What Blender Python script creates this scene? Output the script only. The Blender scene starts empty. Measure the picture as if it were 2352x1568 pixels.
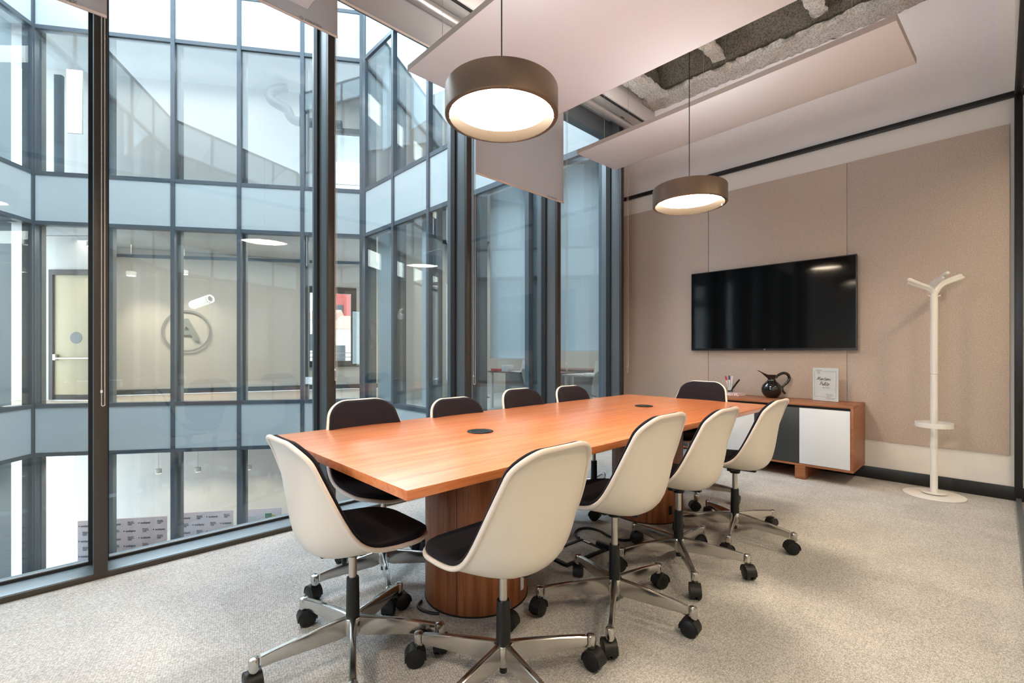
import bpy, bmesh, math, random
from mathutils import Vector, Matrix
random.seed(7)
R = math.radians
scene = bpy.context.scene
C = scene.collection

# ------------------------------------------------------------------ camera
TH = R(46.245)
FPX, YH, EYE = 1071.75, 806.2, 1.13
cam_d = bpy.data.cameras.new('camera')
cam_d.sensor_width = 36.0
cam_d.lens = FPX / 2352 * 36.0
cam_d.shift_y = (YH - 784) / 2352
cam_d.clip_start = 0.05
cam_d.clip_end = 300
cam = bpy.data.objects.new('camera', cam_d)
cam.location = (0, 0, EYE)
cam.rotation_euler = (R(90), 0, TH - R(90))
C.objects.link(cam)
scene.camera = cam

# ------------------------------------------------------------------ world, light, exposure
W = bpy.data.worlds.new('overcast_sky')
scene.world = W
W.use_nodes = True
bg = W.node_tree.nodes['Background']
bg.inputs['Color'].default_value = (0.84, 0.92, 1.0, 1)
bg.inputs['Strength'].default_value = 5.2

def area(name, loc, sx, sy, power, col, rot=(0, 0, 0), portal=False, spread=180):
    d = bpy.data.lights.new(name, 'AREA')
    d.shape = 'RECTANGLE'; d.size = sx; d.size_y = sy
    d.energy = power; d.color = col
    d.spread = R(spread)
    if portal: d.cycles.is_portal = True
    o = bpy.data.objects.new(name, d)
    o.location = loc; o.rotation_euler = rot
    C.objects.link(o)
    return o
area('sky_portal', (0.5, 8.6, 9.6), 12.5, 12.5, 1, (1, 1, 1), portal=True)

sd = bpy.data.lights.new('hazy_sun', 'SUN')
sd.energy = 5.2; sd.angle = R(62); sd.color = (.72, .86, 1.0)
so = bpy.data.objects.new('hazy_sun', sd)
so.rotation_euler = Vector((-.12, .56, .82)).to_track_quat('Z', 'Y').to_euler()
C.objects.link(so)

vs = scene.view_settings
scene.display_settings.display_device = 'sRGB'
vs.view_transform = 'Standard'
vs.look = 'None'
vs.exposure = 0.0
vs.gamma = 1.0
vs.use_curve_mapping = False
scene.cycles.transparent_max_bounces = 20
scene.cycles.max_bounces = 10
scene.cycles.diffuse_bounces = 6
scene.cycles.glossy_bounces = 6
scene.cycles.sample_clamp_indirect = 8.0
scene.cycles.caustics_reflective = False
scene.cycles.caustics_refractive = False
scene.cycles.use_denoising = True

# ------------------------------------------------------------------ materials
def nmat(name):
    m = bpy.data.materials.new(name); m.use_nodes = True
    nt = m.node_tree
    return m, nt, nt.nodes['Principled BSDF'], nt.nodes['Material Output']
def N(nt, t, **kw):
    n = nt.nodes.new(t)
    for k, v in kw.items():
        if k in n.inputs: n.inputs[k].default_value = v
        else: setattr(n, k, v)
    return n
def col4(c): return (c[0], c[1], c[2], 1)
def pmat(name, col, rough=.5, metal=0., spec=.5, noise=0., nscale=30., bump=0., bscale=200., emit=None, estr=0., sheen=0., coat=0., aniso=None):
    m, nt, p, out = nmat(name)
    p.inputs['Base Color'].default_value = col4(col)
    p.inputs['Roughness'].default_value = rough
    p.inputs['Metallic'].default_value = metal
    p.inputs['Specular IOR Level'].default_value = spec
    p.inputs['Sheen Weight'].default_value = sheen
    p.inputs['Coat Weight'].default_value = coat
    tc = N(nt, 'ShaderNodeTexCoord')
    if noise:
        n = N(nt, 'ShaderNodeTexNoise', Scale=nscale, Detail=5.0)
        nt.links.new(tc.outputs['Object'], n.inputs['Vector'])
        mx = N(nt, 'ShaderNodeMix', data_type='RGBA')
        mx.inputs[6].default_value = col4([c * (1 - noise) for c in col])
        mx.inputs[7].default_value = col4([min(1, c * (1 + noise)) for c in col])
        nt.links.new(n.outputs['Fac'], mx.inputs[0])
        nt.links.new(mx.outputs[2], p.inputs['Base Color'])
    if bump:
        n2 = N(nt, 'ShaderNodeTexNoise', Scale=bscale, Detail=4.0)
        nt.links.new(tc.outputs['Object'], n2.inputs['Vector'])
        b = N(nt, 'ShaderNodeBump', Strength=bump, Distance=0.002)
        nt.links.new(n2.outputs['Fac'], b.inputs['Height'])
        nt.links.new(b.outputs['Normal'], p.inputs['Normal'])
    if emit:
        p.inputs['Emission Color'].default_value = col4(emit)
        p.inputs['Emission Strength'].default_value = estr
    return m

def wood(name, c1, c2, c3, axis, rough=.32, scale=1.0, coat=0.0):
    m, nt, p, out = nmat(name)
    tc = N(nt, 'ShaderNodeTexCoord')
    mp = N(nt, 'ShaderNodeMapping')
    s = [14 * scale] * 3; s[axis] = 0.7 * scale
    mp.inputs['Scale'].default_value = s
    nt.links.new(tc.outputs['Object'], mp.inputs['Vector'])
    n1 = N(nt, 'ShaderNodeTexNoise', Scale=2.2, Detail=8.0, Roughness=.62, Distortion=.35)
    nt.links.new(mp.outputs['Vector'], n1.inputs['Vector'])
    mp2 = N(nt, 'ShaderNodeMapping')
    s2 = [130 * scale] * 3; s2[axis] = 5 * scale
    mp2.inputs['Scale'].default_value = s2
    nt.links.new(tc.outputs['Object'], mp2.inputs['Vector'])
    n2 = N(nt, 'ShaderNodeTexNoise', Scale=1.6, Detail=4.0, Roughness=.6)
    nt.links.new(mp2.outputs['Vector'], n2.inputs['Vector'])
    add = N(nt, 'ShaderNodeMath', operation='MULTIPLY_ADD')
    nt.links.new(n2.outputs['Fac'], add.inputs[0]); add.inputs[1].default_value = .45
    nt.links.new(n1.outputs['Fac'], add.inputs[2])
    cr = N(nt, 'ShaderNodeValToRGB')
    e = cr.color_ramp.elements
    e[0].position = .50; e[0].color = col4(c1)
    e[1].position = .92; e[1].color = col4(c3)
    k = e.new(.70); k.color = col4(c2)
    nt.links.new(add.outputs[0], cr.inputs[0])
    nt.links.new(cr.outputs[0], p.inputs['Base Color'])
    b = N(nt, 'ShaderNodeBump', Strength=.12, Distance=.001)
    nt.links.new(n2.outputs['Fac'], b.inputs['Height'])
    nt.links.new(b.outputs['Normal'], p.inputs['Normal'])
    p.inputs['Roughness'].default_value = rough
    p.inputs['Coat Weight'].default_value = coat
    p.inputs['Coat Roughness'].default_value = .25
    return m

def glassmat(name, tint, ior=1.5, base=0.0, refl=(1, 1, 1)):
    m, nt, p, out = nmat(name)
    nt.nodes.remove(p)
    geo = N(nt, 'ShaderNodeNewGeometry')
    io = N(nt, 'ShaderNodeMix', data_type='FLOAT')
    io.inputs[2].default_value = ior; io.inputs[3].default_value = 1 / ior
    nt.links.new(geo.outputs['Backfacing'], io.inputs[0])
    fr = N(nt, 'ShaderNodeFresnel')
    nt.links.new(io.outputs[0], fr.inputs['IOR'])
    ad = N(nt, 'ShaderNodeMath', operation='MULTIPLY_ADD'); ad.use_clamp = True
    nt.links.new(fr.outputs[0], ad.inputs[0]); ad.inputs[1].default_value = 1 - base; ad.inputs[2].default_value = base
    tr = N(nt, 'ShaderNodeBsdfTransparent', Color=col4(tint))
    gl = N(nt, 'ShaderNodeBsdfGlossy', Color=col4(refl), Roughness=0.0)
    mx = N(nt, 'ShaderNodeMixShader')
    nt.links.new(ad.outputs[0], mx.inputs[0])
    nt.links.new(tr.outputs[0], mx.inputs[1]); nt.links.new(gl.outputs[0], mx.inputs[2])
    nt.links.new(mx.outputs[0], out.inputs['Surface'])
    return m

M = {}
M['alu'] = pmat('grey_anodised_frame', (.15, .168, .182), .38, .35, noise=.06, nscale=8)
M['brown_frame'] = pmat('dark_bronze_frame', (.045, .036, .030), .45, .2, noise=.08, nscale=10)
M['ledge'] = pmat('blue_grey_ledge', (.20, .245, .28), .35, .25, noise=.08, nscale=6)
M['black'] = pmat('black_satin', (.010, .010, .011), .38, noise=.2, nscale=9)
M['gasket'] = pmat('black_rubber', (.008, .008, .009), .6)
M['facade_frame'] = pmat('facade_frame_grey', (.105, .135, .165), .42, .25, noise=.08, nscale=5)
M['wall_white'] = pmat('white_wall_paint', (.82, .79, .76), .6, noise=.02, nscale=3, bump=.08, bscale=300)
M['wall_upper'] = pmat('grey_upper_paint', (.80, .765, .79), .6, noise=.05, nscale=120, bump=.2, bscale=400)
M['room_white'] = pmat('opposite_room_paint', (.62, .60, .57), .7, noise=.02, nscale=2)
M['room_grey'] = pmat('opposite_room_grey', (.30, .30, .30), .7, noise=.05, nscale=2)
M['baffle'] = pmat('white_acoustic_baffle', (.88, .84, .86), .8, noise=.02, nscale=200, bump=.15, bscale=500)
M['baffle_edge'] = pmat('baffle_edge_taupe', (.50, .42, .38), .8, noise=.04, nscale=100)
M['shell'] = pmat('cream_white_plastic', (.72, .665, .60), .33, spec=.5, noise=.015, nscale=4)
M['rim'] = pmat('cream_rim_plastic', (.76, .68, .63), .3, spec=.5)
M['pad'] = pmat('aubergine_navy_fabric', (.011, .009, .015), .9, spec=.2, noise=.25, nscale=600, bump=.5, bscale=900, sheen=.06)
M['chrome'] = pmat('polished_aluminium', (.62, .60, .58), .17, 1.0, noise=.05, nscale=14)
M['steel'] = pmat('brushed_steel_stem', (.55, .52, .48), .28, 1.0)
M['plastic_black'] = pmat('black_plastic', (.009, .009, .010), .42, spec=.35, noise=.15, nscale=40)
M['lamp_shell'] = pmat('dark_bronze_lacquer', (.23, .165, .12), .38, .72, noise=.12, nscale=420, bump=.15, bscale=700)
M['lamp_inner'] = pmat('bronze_reflector', (.020, .0155, .0115), .6, spec=.08)
M['lamp_disc'] = pmat('lit_diffuser', (.9, .85, .8), .5, emit=(1.0, .82, .62), estr=58.0)
M['added_up_glow'] = pmat('added_uplight_ring', (.9, .88, .85), .5, emit=(1.0, .95, .94), estr=11.0)  # glow added on top of the pendants to light the ceiling
M['warm_lit'] = pmat('lit_warm_lens', (.9, .85, .8), .5, emit=(1.0, .82, .6), estr=6.0)
M['cool_lit'] = pmat('lit_white_panel', (.9, .9, .9), .5, emit=(1.0, .93, .85), estr=1.0)
M['white_lacquer'] = pmat('white_lacquer', (.72, .765, .84), .35, noise=.01, nscale=4)
M['dark_lacquer'] = pmat('slate_lacquer', (.035, .042, .048), .42, noise=.1, nscale=500)
M['stand_white'] = pmat('white_powder_coat', (.84, .825, .81), .38, noise=.01, nscale=30)
M['jug'] = pmat('black_glazed_ceramic', (.003, .003, .003), .05, spec=.55, coat=.5)
M['screen'] = pmat('black_screen', (.003, .0035, .004), .07, spec=.42)
M['bezel'] = pmat('black_bezel', (.01, .01, .01), .3)
M['paper'] = pmat('white_paper', (.87, .88, .93), .55)
M['ink'] = pmat('black_ink', (.02, .018, .018), .6)
M['grey_ink'] = pmat('grey_ink', (.16, .14, .15), .6)
M['red'] = pmat('red_plastic', (.55, .02, .04), .4)
M['blue'] = pmat('blue_plastic', (.03, .07, .28), .4)
M['whitep'] = pmat('white_plastic', (.8, .8, .82), .4)
M['beads'] = pmat('bead_chain', (.66, .62, .58), .35, .3)
M['cable'] = pmat('black_cable', (.01, .01, .01), .45)
M['slab'] = pmat('concrete_slab', (.55, .56, .56), .85, noise=.1, nscale=3)
M['roofwhite'] = pmat('roller_tube_metal', (.46, .43, .42), .3, .75, noise=.04, nscale=20)
M['bulkhead'] = pmat('warm_white_bulkhead', (.62, .57, .55), .6, noise=.03, nscale=30)
M['oakfloor'] = wood('pale_oak_floor', (.42, .34, .26), (.50, .41, .32), (.58, .50, .40), 0, .45, .6)
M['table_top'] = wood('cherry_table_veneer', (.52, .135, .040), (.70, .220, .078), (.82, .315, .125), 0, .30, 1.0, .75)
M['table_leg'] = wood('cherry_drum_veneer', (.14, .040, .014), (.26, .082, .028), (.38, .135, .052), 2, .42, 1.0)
M['side_wood'] = wood('walnut_sideboard_veneer', (.21, .072, .030), (.31, .115, .050), (.40, .165, .080), 1, .42, 1.0)
M['door_yellow'] = pmat('cream_door', (.62, .52, .33), .5, noise=.04, nscale=3)
M['curtain'] = pmat('pale_blue_blind', (.82, .88, .90), .85, noise=.03, nscale=200)
M['felt_chair'] = pmat('grey_office_fabric', (.10, .11, .11), .9)
M['desk_red'] = pmat('reddish_desk', (.20, .10, .08), .45)
M['brick_red'] = pmat('red_cladding', (.38, .07, .06), .8, noise=.12, nscale=1)
M['terracotta'] = pmat('terracotta_roof', (.42, .22, .15), .85, noise=.2, nscale=2)
M['render_cream'] = pmat('cream_render', (.66, .64, .52), .85, noise=.05, nscale=1)
M['render_white'] = pmat('white_render', (.75, .74, .72), .85, noise=.04, nscale=1)
M['jamb'] = pmat('grey_brown_jamb', (.15, .145, .14), .6, noise=.05, nscale=3)
M['duct'] = pmat('grey_duct_metal', (.05, .06, .065), .45, .4, noise=.06, nscale=4)
M['yellow'] = pmat('yellow_note', (.72, .66, .12), .7)
M['orange'] = pmat('orange_note', (.75, .28, .16), .7)
M['green'] = pmat('green_note', (.05, .30, .14), .7)
M['glass'] = glassmat('window_glass', (.955, .985, .985), 1.5, 0.0)
M['fglass'] = glassmat('coated_facade_glass', (.93, .96, .97), 1.6, .02, (.88, .96, 1))
M['clear'] = glassmat('clear_partition_glass', (.97, .985, .98), 1.5, 0.0)
M['frost'] = pmat('frosted_spandrel_glass', (.66, .74, .77), .22, spec=.6, noise=.035, nscale=.8)
M['note_white'] = pmat('white_note', (.8, .8, .8), .7)

def pinkboard():
    m, nt, p, out = nmat('pink_backdrop_print')
    tc = N(nt, 'ShaderNodeTexCoord')
    n = N(nt, 'ShaderNodeTexNoise', Scale=.7, Detail=2.0, Distortion=1.0)
    nt.links.new(tc.outputs['Object'], n.inputs['Vector'])
    cr = N(nt, 'ShaderNodeValToRGB'); e = cr.color_ramp.elements
    e[0].position = .35; e[0].color = (.90, .70, .72, 1); e[1].position = .65; e[1].color = (.80, .74, .84, 1)
    nt.links.new(n.outputs['Fac'], cr.inputs[0]); nt.links.new(cr.outputs[0], p.inputs['Base Color'])
    p.inputs['Roughness'].default_value = .6
    return m
M['pink'] = pinkboard()

def feltmat():
    m, nt, p, out = nmat('beige_acoustic_felt')
    tc = N(nt, 'ShaderNodeTexCoord')
    n = N(nt, 'ShaderNodeTexNoise', Scale=170.0, Detail=6.0, Roughness=.75, Distortion=.5)
    nt.links.new(tc.outputs['Object'], n.inputs['Vector'])
    cr = N(nt, 'ShaderNodeValToRGB'); e = cr.color_ramp.elements
    e[0].position = .36; e[0].color = (.44, .36, .31, 1); e[1].position = .66; e[1].color = (.72, .62, .55, 1)
    nt.links.new(n.outputs['Fac'], cr.inputs[0]); nt.links.new(cr.outputs[0], p.inputs['Base Color'])
    b = N(nt, 'ShaderNodeBump', Strength=.35, Distance=.002)
    nt.links.new(n.outputs['Fac'], b.inputs['Height']); nt.links.new(b.outputs['Normal'], p.inputs['Normal'])
    p.inputs['Roughness'].default_value = .95
    p.inputs['Specular IOR Level'].default_value = .15
    return m
M['felt'] = feltmat()

def carpetmat():
    m, nt, p, out = nmat('woven_loop_carpet')
    tc = N(nt, 'ShaderNodeTexCoord')
    mp = N(nt, 'ShaderNodeMapping'); mp.inputs['Scale'].default_value = (1.0, 1.7, 1); mp.inputs['Rotation'].default_value = (0, 0, R(8))
    nt.links.new(tc.outputs['Object'], mp.inputs['Vector'])
    vo = N(nt, 'ShaderNodeTexVoronoi', Scale=120.0, Randomness=.6)
    nt.links.new(mp.outputs['Vector'], vo.inputs['Vector'])
    n1 = N(nt, 'ShaderNodeTexNoise', Scale=60.0, Detail=6.0, Roughness=.8)
    nt.links.new(tc.outputs['Object'], n1.inputs['Vector'])
    n2 = N(nt, 'ShaderNodeTexNoise', Scale=2.6, Detail=5.0, Roughness=.62, Distortion=.9)
    nt.links.new(tc.outputs['Object'], n2.inputs['Vector'])
    ck = N(nt, 'ShaderNodeTexBrick', Scale=1.0)
    ck.offset = 0.0
    ck.inputs['Brick Width'].default_value = .5; ck.inputs['Row Height'].default_value = .5
    ck.inputs['Mortar Size'].default_value = 0.0
    ck.inputs['Color1'].default_value = (.93, .93, .93, 1); ck.inputs['Color2'].default_value = (1.05, 1.05, 1.05, 1)
    nt.links.new(tc.outputs['Object'], ck.inputs['Vector'])
    cr = N(nt, 'ShaderNodeValToRGB'); e = cr.color_ramp.elements
    e[0].position = .12; e[0].color = (.72, .715, .705, 1); e[1].position = .75; e[1].color = (.38, .365, .345, 1)
    nt.links.new(vo.outputs['Distance'], cr.inputs[0])
    m1 = N(nt, 'ShaderNodeMapRange'); m1.inputs[1].default_value = .3; m1.inputs[2].default_value = .7; m1.inputs[3].default_value = .78; m1.inputs[4].default_value = 1.2
    nt.links.new(n1.outputs['Fac'], m1.inputs[0])
    m2 = N(nt, 'ShaderNodeMapRange'); m2.inputs[1].default_value = .3; m2.inputs[2].default_value = .7; m2.inputs[3].default_value = .86; m2.inputs[4].default_value = 1.06
    nt.links.new(n2.outputs['Fac'], m2.inputs[0])
    ml = N(nt, 'ShaderNodeMath', operation='MULTIPLY')
    nt.links.new(m1.outputs[0], ml.inputs[0]); nt.links.new(m2.outputs[0], ml.inputs[1])
    vm = N(nt, 'ShaderNodeVectorMath', operation='SCALE')
    nt.links.new(cr.outputs[0], vm.inputs[0]); nt.links.new(ml.outputs[0], vm.inputs['Scale'])
    vm2 = N(nt, 'ShaderNodeVectorMath', operation='MULTIPLY')
    nt.links.new(vm.outputs[0], vm2.inputs[0]); nt.links.new(ck.outputs['Color'], vm2.inputs[1])
    nt.links.new(vm2.outputs[0], p.inputs['Base Color'])
    b = N(nt, 'ShaderNodeBump', Strength=.8, Distance=.004)
    b.invert = True
    nt.links.new(vo.outputs['Distance'], b.inputs['Height']); nt.links.new(b.outputs['Normal'], p.inputs['Normal'])
    p.inputs['Roughness'].default_value = .95
    p.inputs['Specular IOR Level'].default_value = .1
    return m
M['carpet'] = carpetmat()

def spraymat(name, a, b_):
    m, nt, p, out = nmat(name)
    tc = N(nt, 'ShaderNodeTexCoord')
    n = N(nt, 'ShaderNodeTexNoise', Scale=60.0, Detail=8.0, Roughness=.8)
    nt.links.new(tc.outputs['Object'], n.inputs['Vector'])
    n2 = N(nt, 'ShaderNodeTexNoise', Scale=3.0, Detail=4.0)
    nt.links.new(tc.outputs['Object'], n2.inputs['Vector'])
    cr = N(nt, 'ShaderNodeValToRGB'); e = cr.color_ramp.elements
    e[0].position = .40; e[0].color = col4(a); e[1].position = .55; e[1].color = col4(b_)
    nt.links.new(n.outputs['Fac'], cr.inputs[0])
    mx = N(nt, 'ShaderNodeMix', data_type='RGBA', blend_type='MULTIPLY'); mx.inputs[0].default_value = .5
    nt.links.new(cr.outputs[0], mx.inputs[6])
    cr2 = N(nt, 'ShaderNodeValToRGB'); e = cr2.color_ramp.elements
    e[0].position = .35; e[0].color = (.7, .55, .42, 1); e[1].position = .55; e[1].color = (1, 1, 1, 1)
    nt.links.new(n2.outputs['Fac'], cr2.inputs[0]); nt.links.new(cr2.outputs[0], mx.inputs[7])
    nt.links.new(mx.outputs[2], p.inputs['Base Color'])
    b = N(nt, 'ShaderNodeBump', Strength=.9, Distance=.02)
    nt.links.new(n.outputs['Fac'], b.inputs['Height']); nt.links.new(b.outputs['Normal'], p.inputs['Normal'])
    p.inputs['Roughness'].default_value = 1.0
    return m
M['spray'] = spraymat('sprayed_fireproofing', (.40, .36, .31), (.82, .79, .75))
M['deck'] = spraymat('sprayed_deck', (.11, .093, .066), (.33, .295, .24))

def blindmat():
    m, nt, p, out = nmat('screen_blind_fabric')
    nt.nodes.remove(p)
    d = N(nt, 'ShaderNodeBsdfDiffuse', Color=(.62, .57, .57, 1))
    t = N(nt, 'ShaderNodeBsdfTranslucent', Color=(.62, .62, .63, 1))
    tr = N(nt, 'ShaderNodeBsdfTransparent', Color=(.9, .9, .9, 1))
    a = N(nt, 'ShaderNodeMixShader'); a.inputs[0].default_value = .35
    b = N(nt, 'ShaderNodeMixShader'); b.inputs[0].default_value = .10
    nt.links.new(d.outputs[0], a.inputs[1]); nt.links.new(t.outputs[0], a.inputs[2])
    nt.links.new(a.outputs[0], b.inputs[1]); nt.links.new(tr.outputs[0], b.inputs[2])
    nt.links.new(b.outputs[0], out.inputs['Surface'])
    return m
M['blind'] = blindmat()
M['curtain'].node_tree.nodes['Principled BSDF'].inputs['Transmission Weight'].default_value = 0.0
M['blind_hem'] = pmat('blind_hem_bar', (.70, .58, .52), .5)

# ------------------------------------------------------------------ mesh builder
class MB:
    def __init__(s): s.v = []; s.f = []
    def add(s, vs_, fs):
        o = len(s.v); s.v += [tuple(p) for p in vs_]; s.f += [tuple(i + o for i in f) for f in fs]; return s
    def box(s, x0, x1, y0, y1, z0, z1):
        return s.add([(x0, y0, z0), (x1, y0, z0), (x1, y1, z0), (x0, y1, z0), (x0, y0, z1), (x1, y0, z1), (x1, y1, z1), (x0, y1, z1)],
                     [(0, 3, 2, 1), (4, 5, 6, 7), (0, 1, 5, 4), (1, 2, 6, 5), (2, 3, 7, 6), (3, 0, 4, 7)])
    def prism(s, poly, z0, z1):
        n = len(poly)
        return s.add([(x, y, z0) for x, y in poly] + [(x, y, z1) for x, y in poly],
                     [tuple(reversed(range(n))), tuple(range(n, 2 * n))] + [(i, (i + 1) % n, n + (i + 1) % n, n + i) for i in range(n)])
    def lathe(s, prof, n=32, c=(0, 0, 0), closed=False):
        vs_ = []; fs = []
        m = len(prof)
        for k in range(n):
            a = 2 * math.pi * k / n
            for r, z in prof: vs_.append((c[0] + r * math.cos(a), c[1] + r * math.sin(a), c[2] + z))
        for k in range(n):
            k2 = (k + 1) % n
            for j in range(m if closed else m - 1):
                j2 = (j + 1) % m
                fs.append((k * m + j, k2 * m + j, k2 * m + j2, k * m + j2))
        if not closed:
            for j, fl in ((0, True), (m - 1, False)):
                if prof[j][0] > 1e-6:
                    loop = [k * m + j for k in range(n)]
                    fs.append(tuple(reversed(loop)) if fl else tuple(loop))
        return s.add(vs_, fs)
    def tube(s, pts, r, n=10, cap=True, closed=False):
        pts = [Vector(p) for p in pts]; m = len(pts)
        rs = r if isinstance(r, (list, tuple)) else [r] * m
        vs_ = []; fs = []; up = None
        for i, p in enumerate(pts):
            a = pts[(i - 1) % m] if (i > 0 or closed) else p
            b = pts[(i + 1) % m] if (i < m - 1 or closed) else p
            t = (b - a).normalized()
            if up is None:
                up = t.orthogonal().normalized()
            up = (up - t * up.dot(t))
            up = up.normalized() if up.length > 1e-6 else t.orthogonal().normalized()
            w = t.cross(up)
            for k in range(n):
                an = 2 * math.pi * k / n
                vs_.append(p + (up * math.cos(an) + w * math.sin(an)) * rs[i])
        for i in range(m if closed else m - 1):
            i2 = (i + 1) % m
            for k in range(n):
                fs.append((i * n + k, i * n + (k + 1) % n, i2 * n + (k + 1) % n, i2 * n + k))
        if cap and not closed:
            fs.append(tuple(reversed(range(n)))); fs.append(tuple(range((m - 1) * n, m * n)))
        return s.add(vs_, fs)
    def mesh(s, name, mt, sharp=35, bevel=0):
        me = bpy.data.meshes.new(name)
        bm = bmesh.new()
        vv = [bm.verts.new(p) for p in s.v]
        for f in s.f:
            try: bm.faces.new([vv[i] for i in f])
            except ValueError: pass
        bmesh.ops.remove_doubles(bm, verts=bm.verts, dist=1e-6)
        bmesh.ops.recalc_face_normals(bm, faces=bm.faces)
        if bevel:
            es = [e for e in bm.edges if len(e.link_faces) == 2 and e.calc_face_angle(0) > R(30)]
            bmesh.ops.bevel(bm, geom=es, offset=bevel, segments=2, affect='EDGES', profile=.5)
        for f in bm.faces: f.smooth = True
        for e in bm.edges:
            if len(e.link_faces) == 2 and e.calc_face_angle(0) > R(sharp): e.smooth = False
        bm.to_mesh(me); bm.free()
        me.materials.append(mt if not isinstance(mt, str) else M[mt])
        return me
    def build(s, name, mt, parent=None, loc=(0, 0, 0), rot=(0, 0, 0), sharp=35, bevel=0, kind=None):
        o = bpy.data.objects.new(name, s.mesh(name, mt, sharp, bevel))
        return link(o, parent, loc, rot, kind)
def link(o, parent=None, loc=(0, 0, 0), rot=(0, 0, 0), kind=None):
    C.objects.link(o); o.location = loc; o.rotation_euler = rot
    if parent: o.parent = parent
    if kind: o['kind'] = kind
    return o
def inst(me, name, parent, loc=(0, 0, 0), rot=(0, 0, 0)):
    return link(bpy.data.objects.new(name, me), parent, loc, rot)
def tag(o, label, cat, group=None, kind=None):
    o['label'] = label; o['category'] = cat
    if group: o['group'] = group
    if kind: o['kind'] = kind
    return o
def empty(name, loc=(0, 0, 0), rz=0, kind=None):
    o = bpy.data.objects.new(name, None); o.empty_display_size = .1
    return link(o, None, loc, (0, 0, rz), kind)
def box(name, mt, b, parent=None, kind=None, bevel=0, loc=(0, 0, 0), rot=(0, 0, 0)):
    return MB().box(*b).build(name, mt, parent, loc, rot, bevel=bevel, kind=kind)
def text(body, name, mt, size, parent, loc, rot, ext=.0006, align='CENTER', shear=0, off=0, sx=1.0):
    cu = bpy.data.curves.new(name, 'FONT'); cu.body = body; cu.size = size; cu.extrude = ext
    cu.align_x = align; cu.align_y = 'CENTER'; cu.shear = shear; cu.offset = off; cu.resolution_u = 3
    t = bpy.data.objects.new(name, cu)
    C.objects.link(t)
    bpy.context.view_layer.update()
    dg = bpy.context.evaluated_depsgraph_get()
    me = bpy.data.meshes.new_from_object(t.evaluated_get(dg))
    bpy.data.objects.remove(t)
    me.materials.clear(); me.materials.append(M[mt])
    o = bpy.data.objects.new(name, me)
    link(o, parent, loc, rot); o.scale = (sx, 1, 1)
    return o
def cat(pts, n=8, closed=False):
    P = [Vector(p) for p in pts]; m = len(P); out = []
    for i in range(m if closed else m - 1):
        if closed: p0, p1, p2, p3 = P[(i - 1) % m], P[i], P[(i + 1) % m], P[(i + 2) % m]
        else: p0, p1, p2, p3 = P[max(i - 1, 0)], P[i], P[i + 1], P[min(i + 2, m - 1)]
        for k in range(n):
            t = k / n
            out.append(.5 * ((2 * p1) + (p2 - p0) * t + (2 * p0 - 5 * p1 + 4 * p2 - p3) * t * t + (3 * p1 - p0 - 3 * p2 + p3) * t ** 3))
    if not closed: out.append(P[-1])
    return out

# ------------------------------------------------------------------ the room: floor, walls, ceiling
UW, VW, VP = 5.19, 3.084, -0.078     # TV wall, window base line, glass partition
box('floor', 'carpet', (-2.6, 7.0, -2.2, 3.085, -.08, 0), kind='structure').data.name = 'floor'
# wall behind the television, continuing beyond the glass partition
wt = empty('wall_television', kind='structure')
box('plaster_lower', 'wall_white', (UW, UW + .2, -2.2, 3.5, 0, 3.09), wt)
box('plaster_upper', 'wall_upper', (UW, UW + .2, .017, 3.5, 3.09, 4.10), wt)
box('plaster_strip', 'wall_white', (UW - .004, UW + .2, -.40, .017, 3.093, 4.6), wt)
for a, b in ((-.055, .962), (.968, 2.240), (2.246, 3.45)):
    box('felt_panel', 'felt', (UW - .014, UW, a, b, .339, 2.857), wt, bevel=.003)
box('felt_panel', 'felt', (UW - .014, UW, -1.4, -.105, .339, 2.857), wt, bevel=.003)
bb = empty('baseboard_television', kind='structure')
for a, b in ((-2.2, .266), (.268, 1.9), (1.902, 3.45)):
    box('baseboard_length', 'black', (UW - .012, UW, a, b, 0, .104), bb, bevel=.001)
box('trim_1', 'black', (UW - .03, UW, -.10, 3.45, 3.048, 3.092), kind='structure', bevel=.002)
# bulkhead above the partition
box('wall_partition_bulkhead', 'wall_white', (-2.6, UW - .004, VP - .12, VP - .004, 3.093, 4.6), kind='structure')
pt = empty('window_partition', kind='structure')
box('top_rail', 'black', (-2.6, UW, VP - .045, VP, 3.048, 3.092), pt, bevel=.002)
box('floor_channel', 'alu', (-2.6, UW, VP - .045, VP - .008, 0, .03), pt, bevel=.002)
box('wall_post', 'black', (UW - .045, UW - .013, VP - .045, VP, .03, 3.048), pt, bevel=.002)
for k in range(6):
    a = UW - .045 - 1.28 * (k + 1); b = UW - .045 - 1.28 * k
    box('pane', 'clear', (max(a, -2.6) + .003, b - .003, VP - .032, VP - .022, .03, 3.048), pt)
# corridor beyond the partition, back wall behind the camera
box('wall_corridor', 'wall_white', (-2.6, 5.19, -2.3, -2.2, 0, 3.1), kind='structure')
box('ceiling_corridor', 'wall_white', (-2.6, UW, -2.3, VP - .12, 3.095, 3.2), kind='structure')
wb = empty('wall_back', kind='structure')
for b in ((-2.3, .15, 0, 4.6), (2.15, 3.5, 0, 4.6), (.15, 2.15, 0, .5), (.15, 2.15, 3.0, 4.6)): box('plaster', 'wall_white', (-2.7, -2.6, b[0], b[1], b[2], b[3]), wb)
wk = empty('window_8', kind='structure')  # added unseen window, lets in extra daylight to brighten the room
box('pane', 'glass', (-2.66, -2.65, .20, 2.10, .55, 2.95), wk)
for b in ((.15, .20, .5, 3.0), (2.10, 2.15, .5, 3.0), (1.12, 1.18, .55, 2.95)): box('frame_side', 'brown_frame', (-2.69, -2.61, b[0], b[1], b[2], b[3]), wk)
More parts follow.
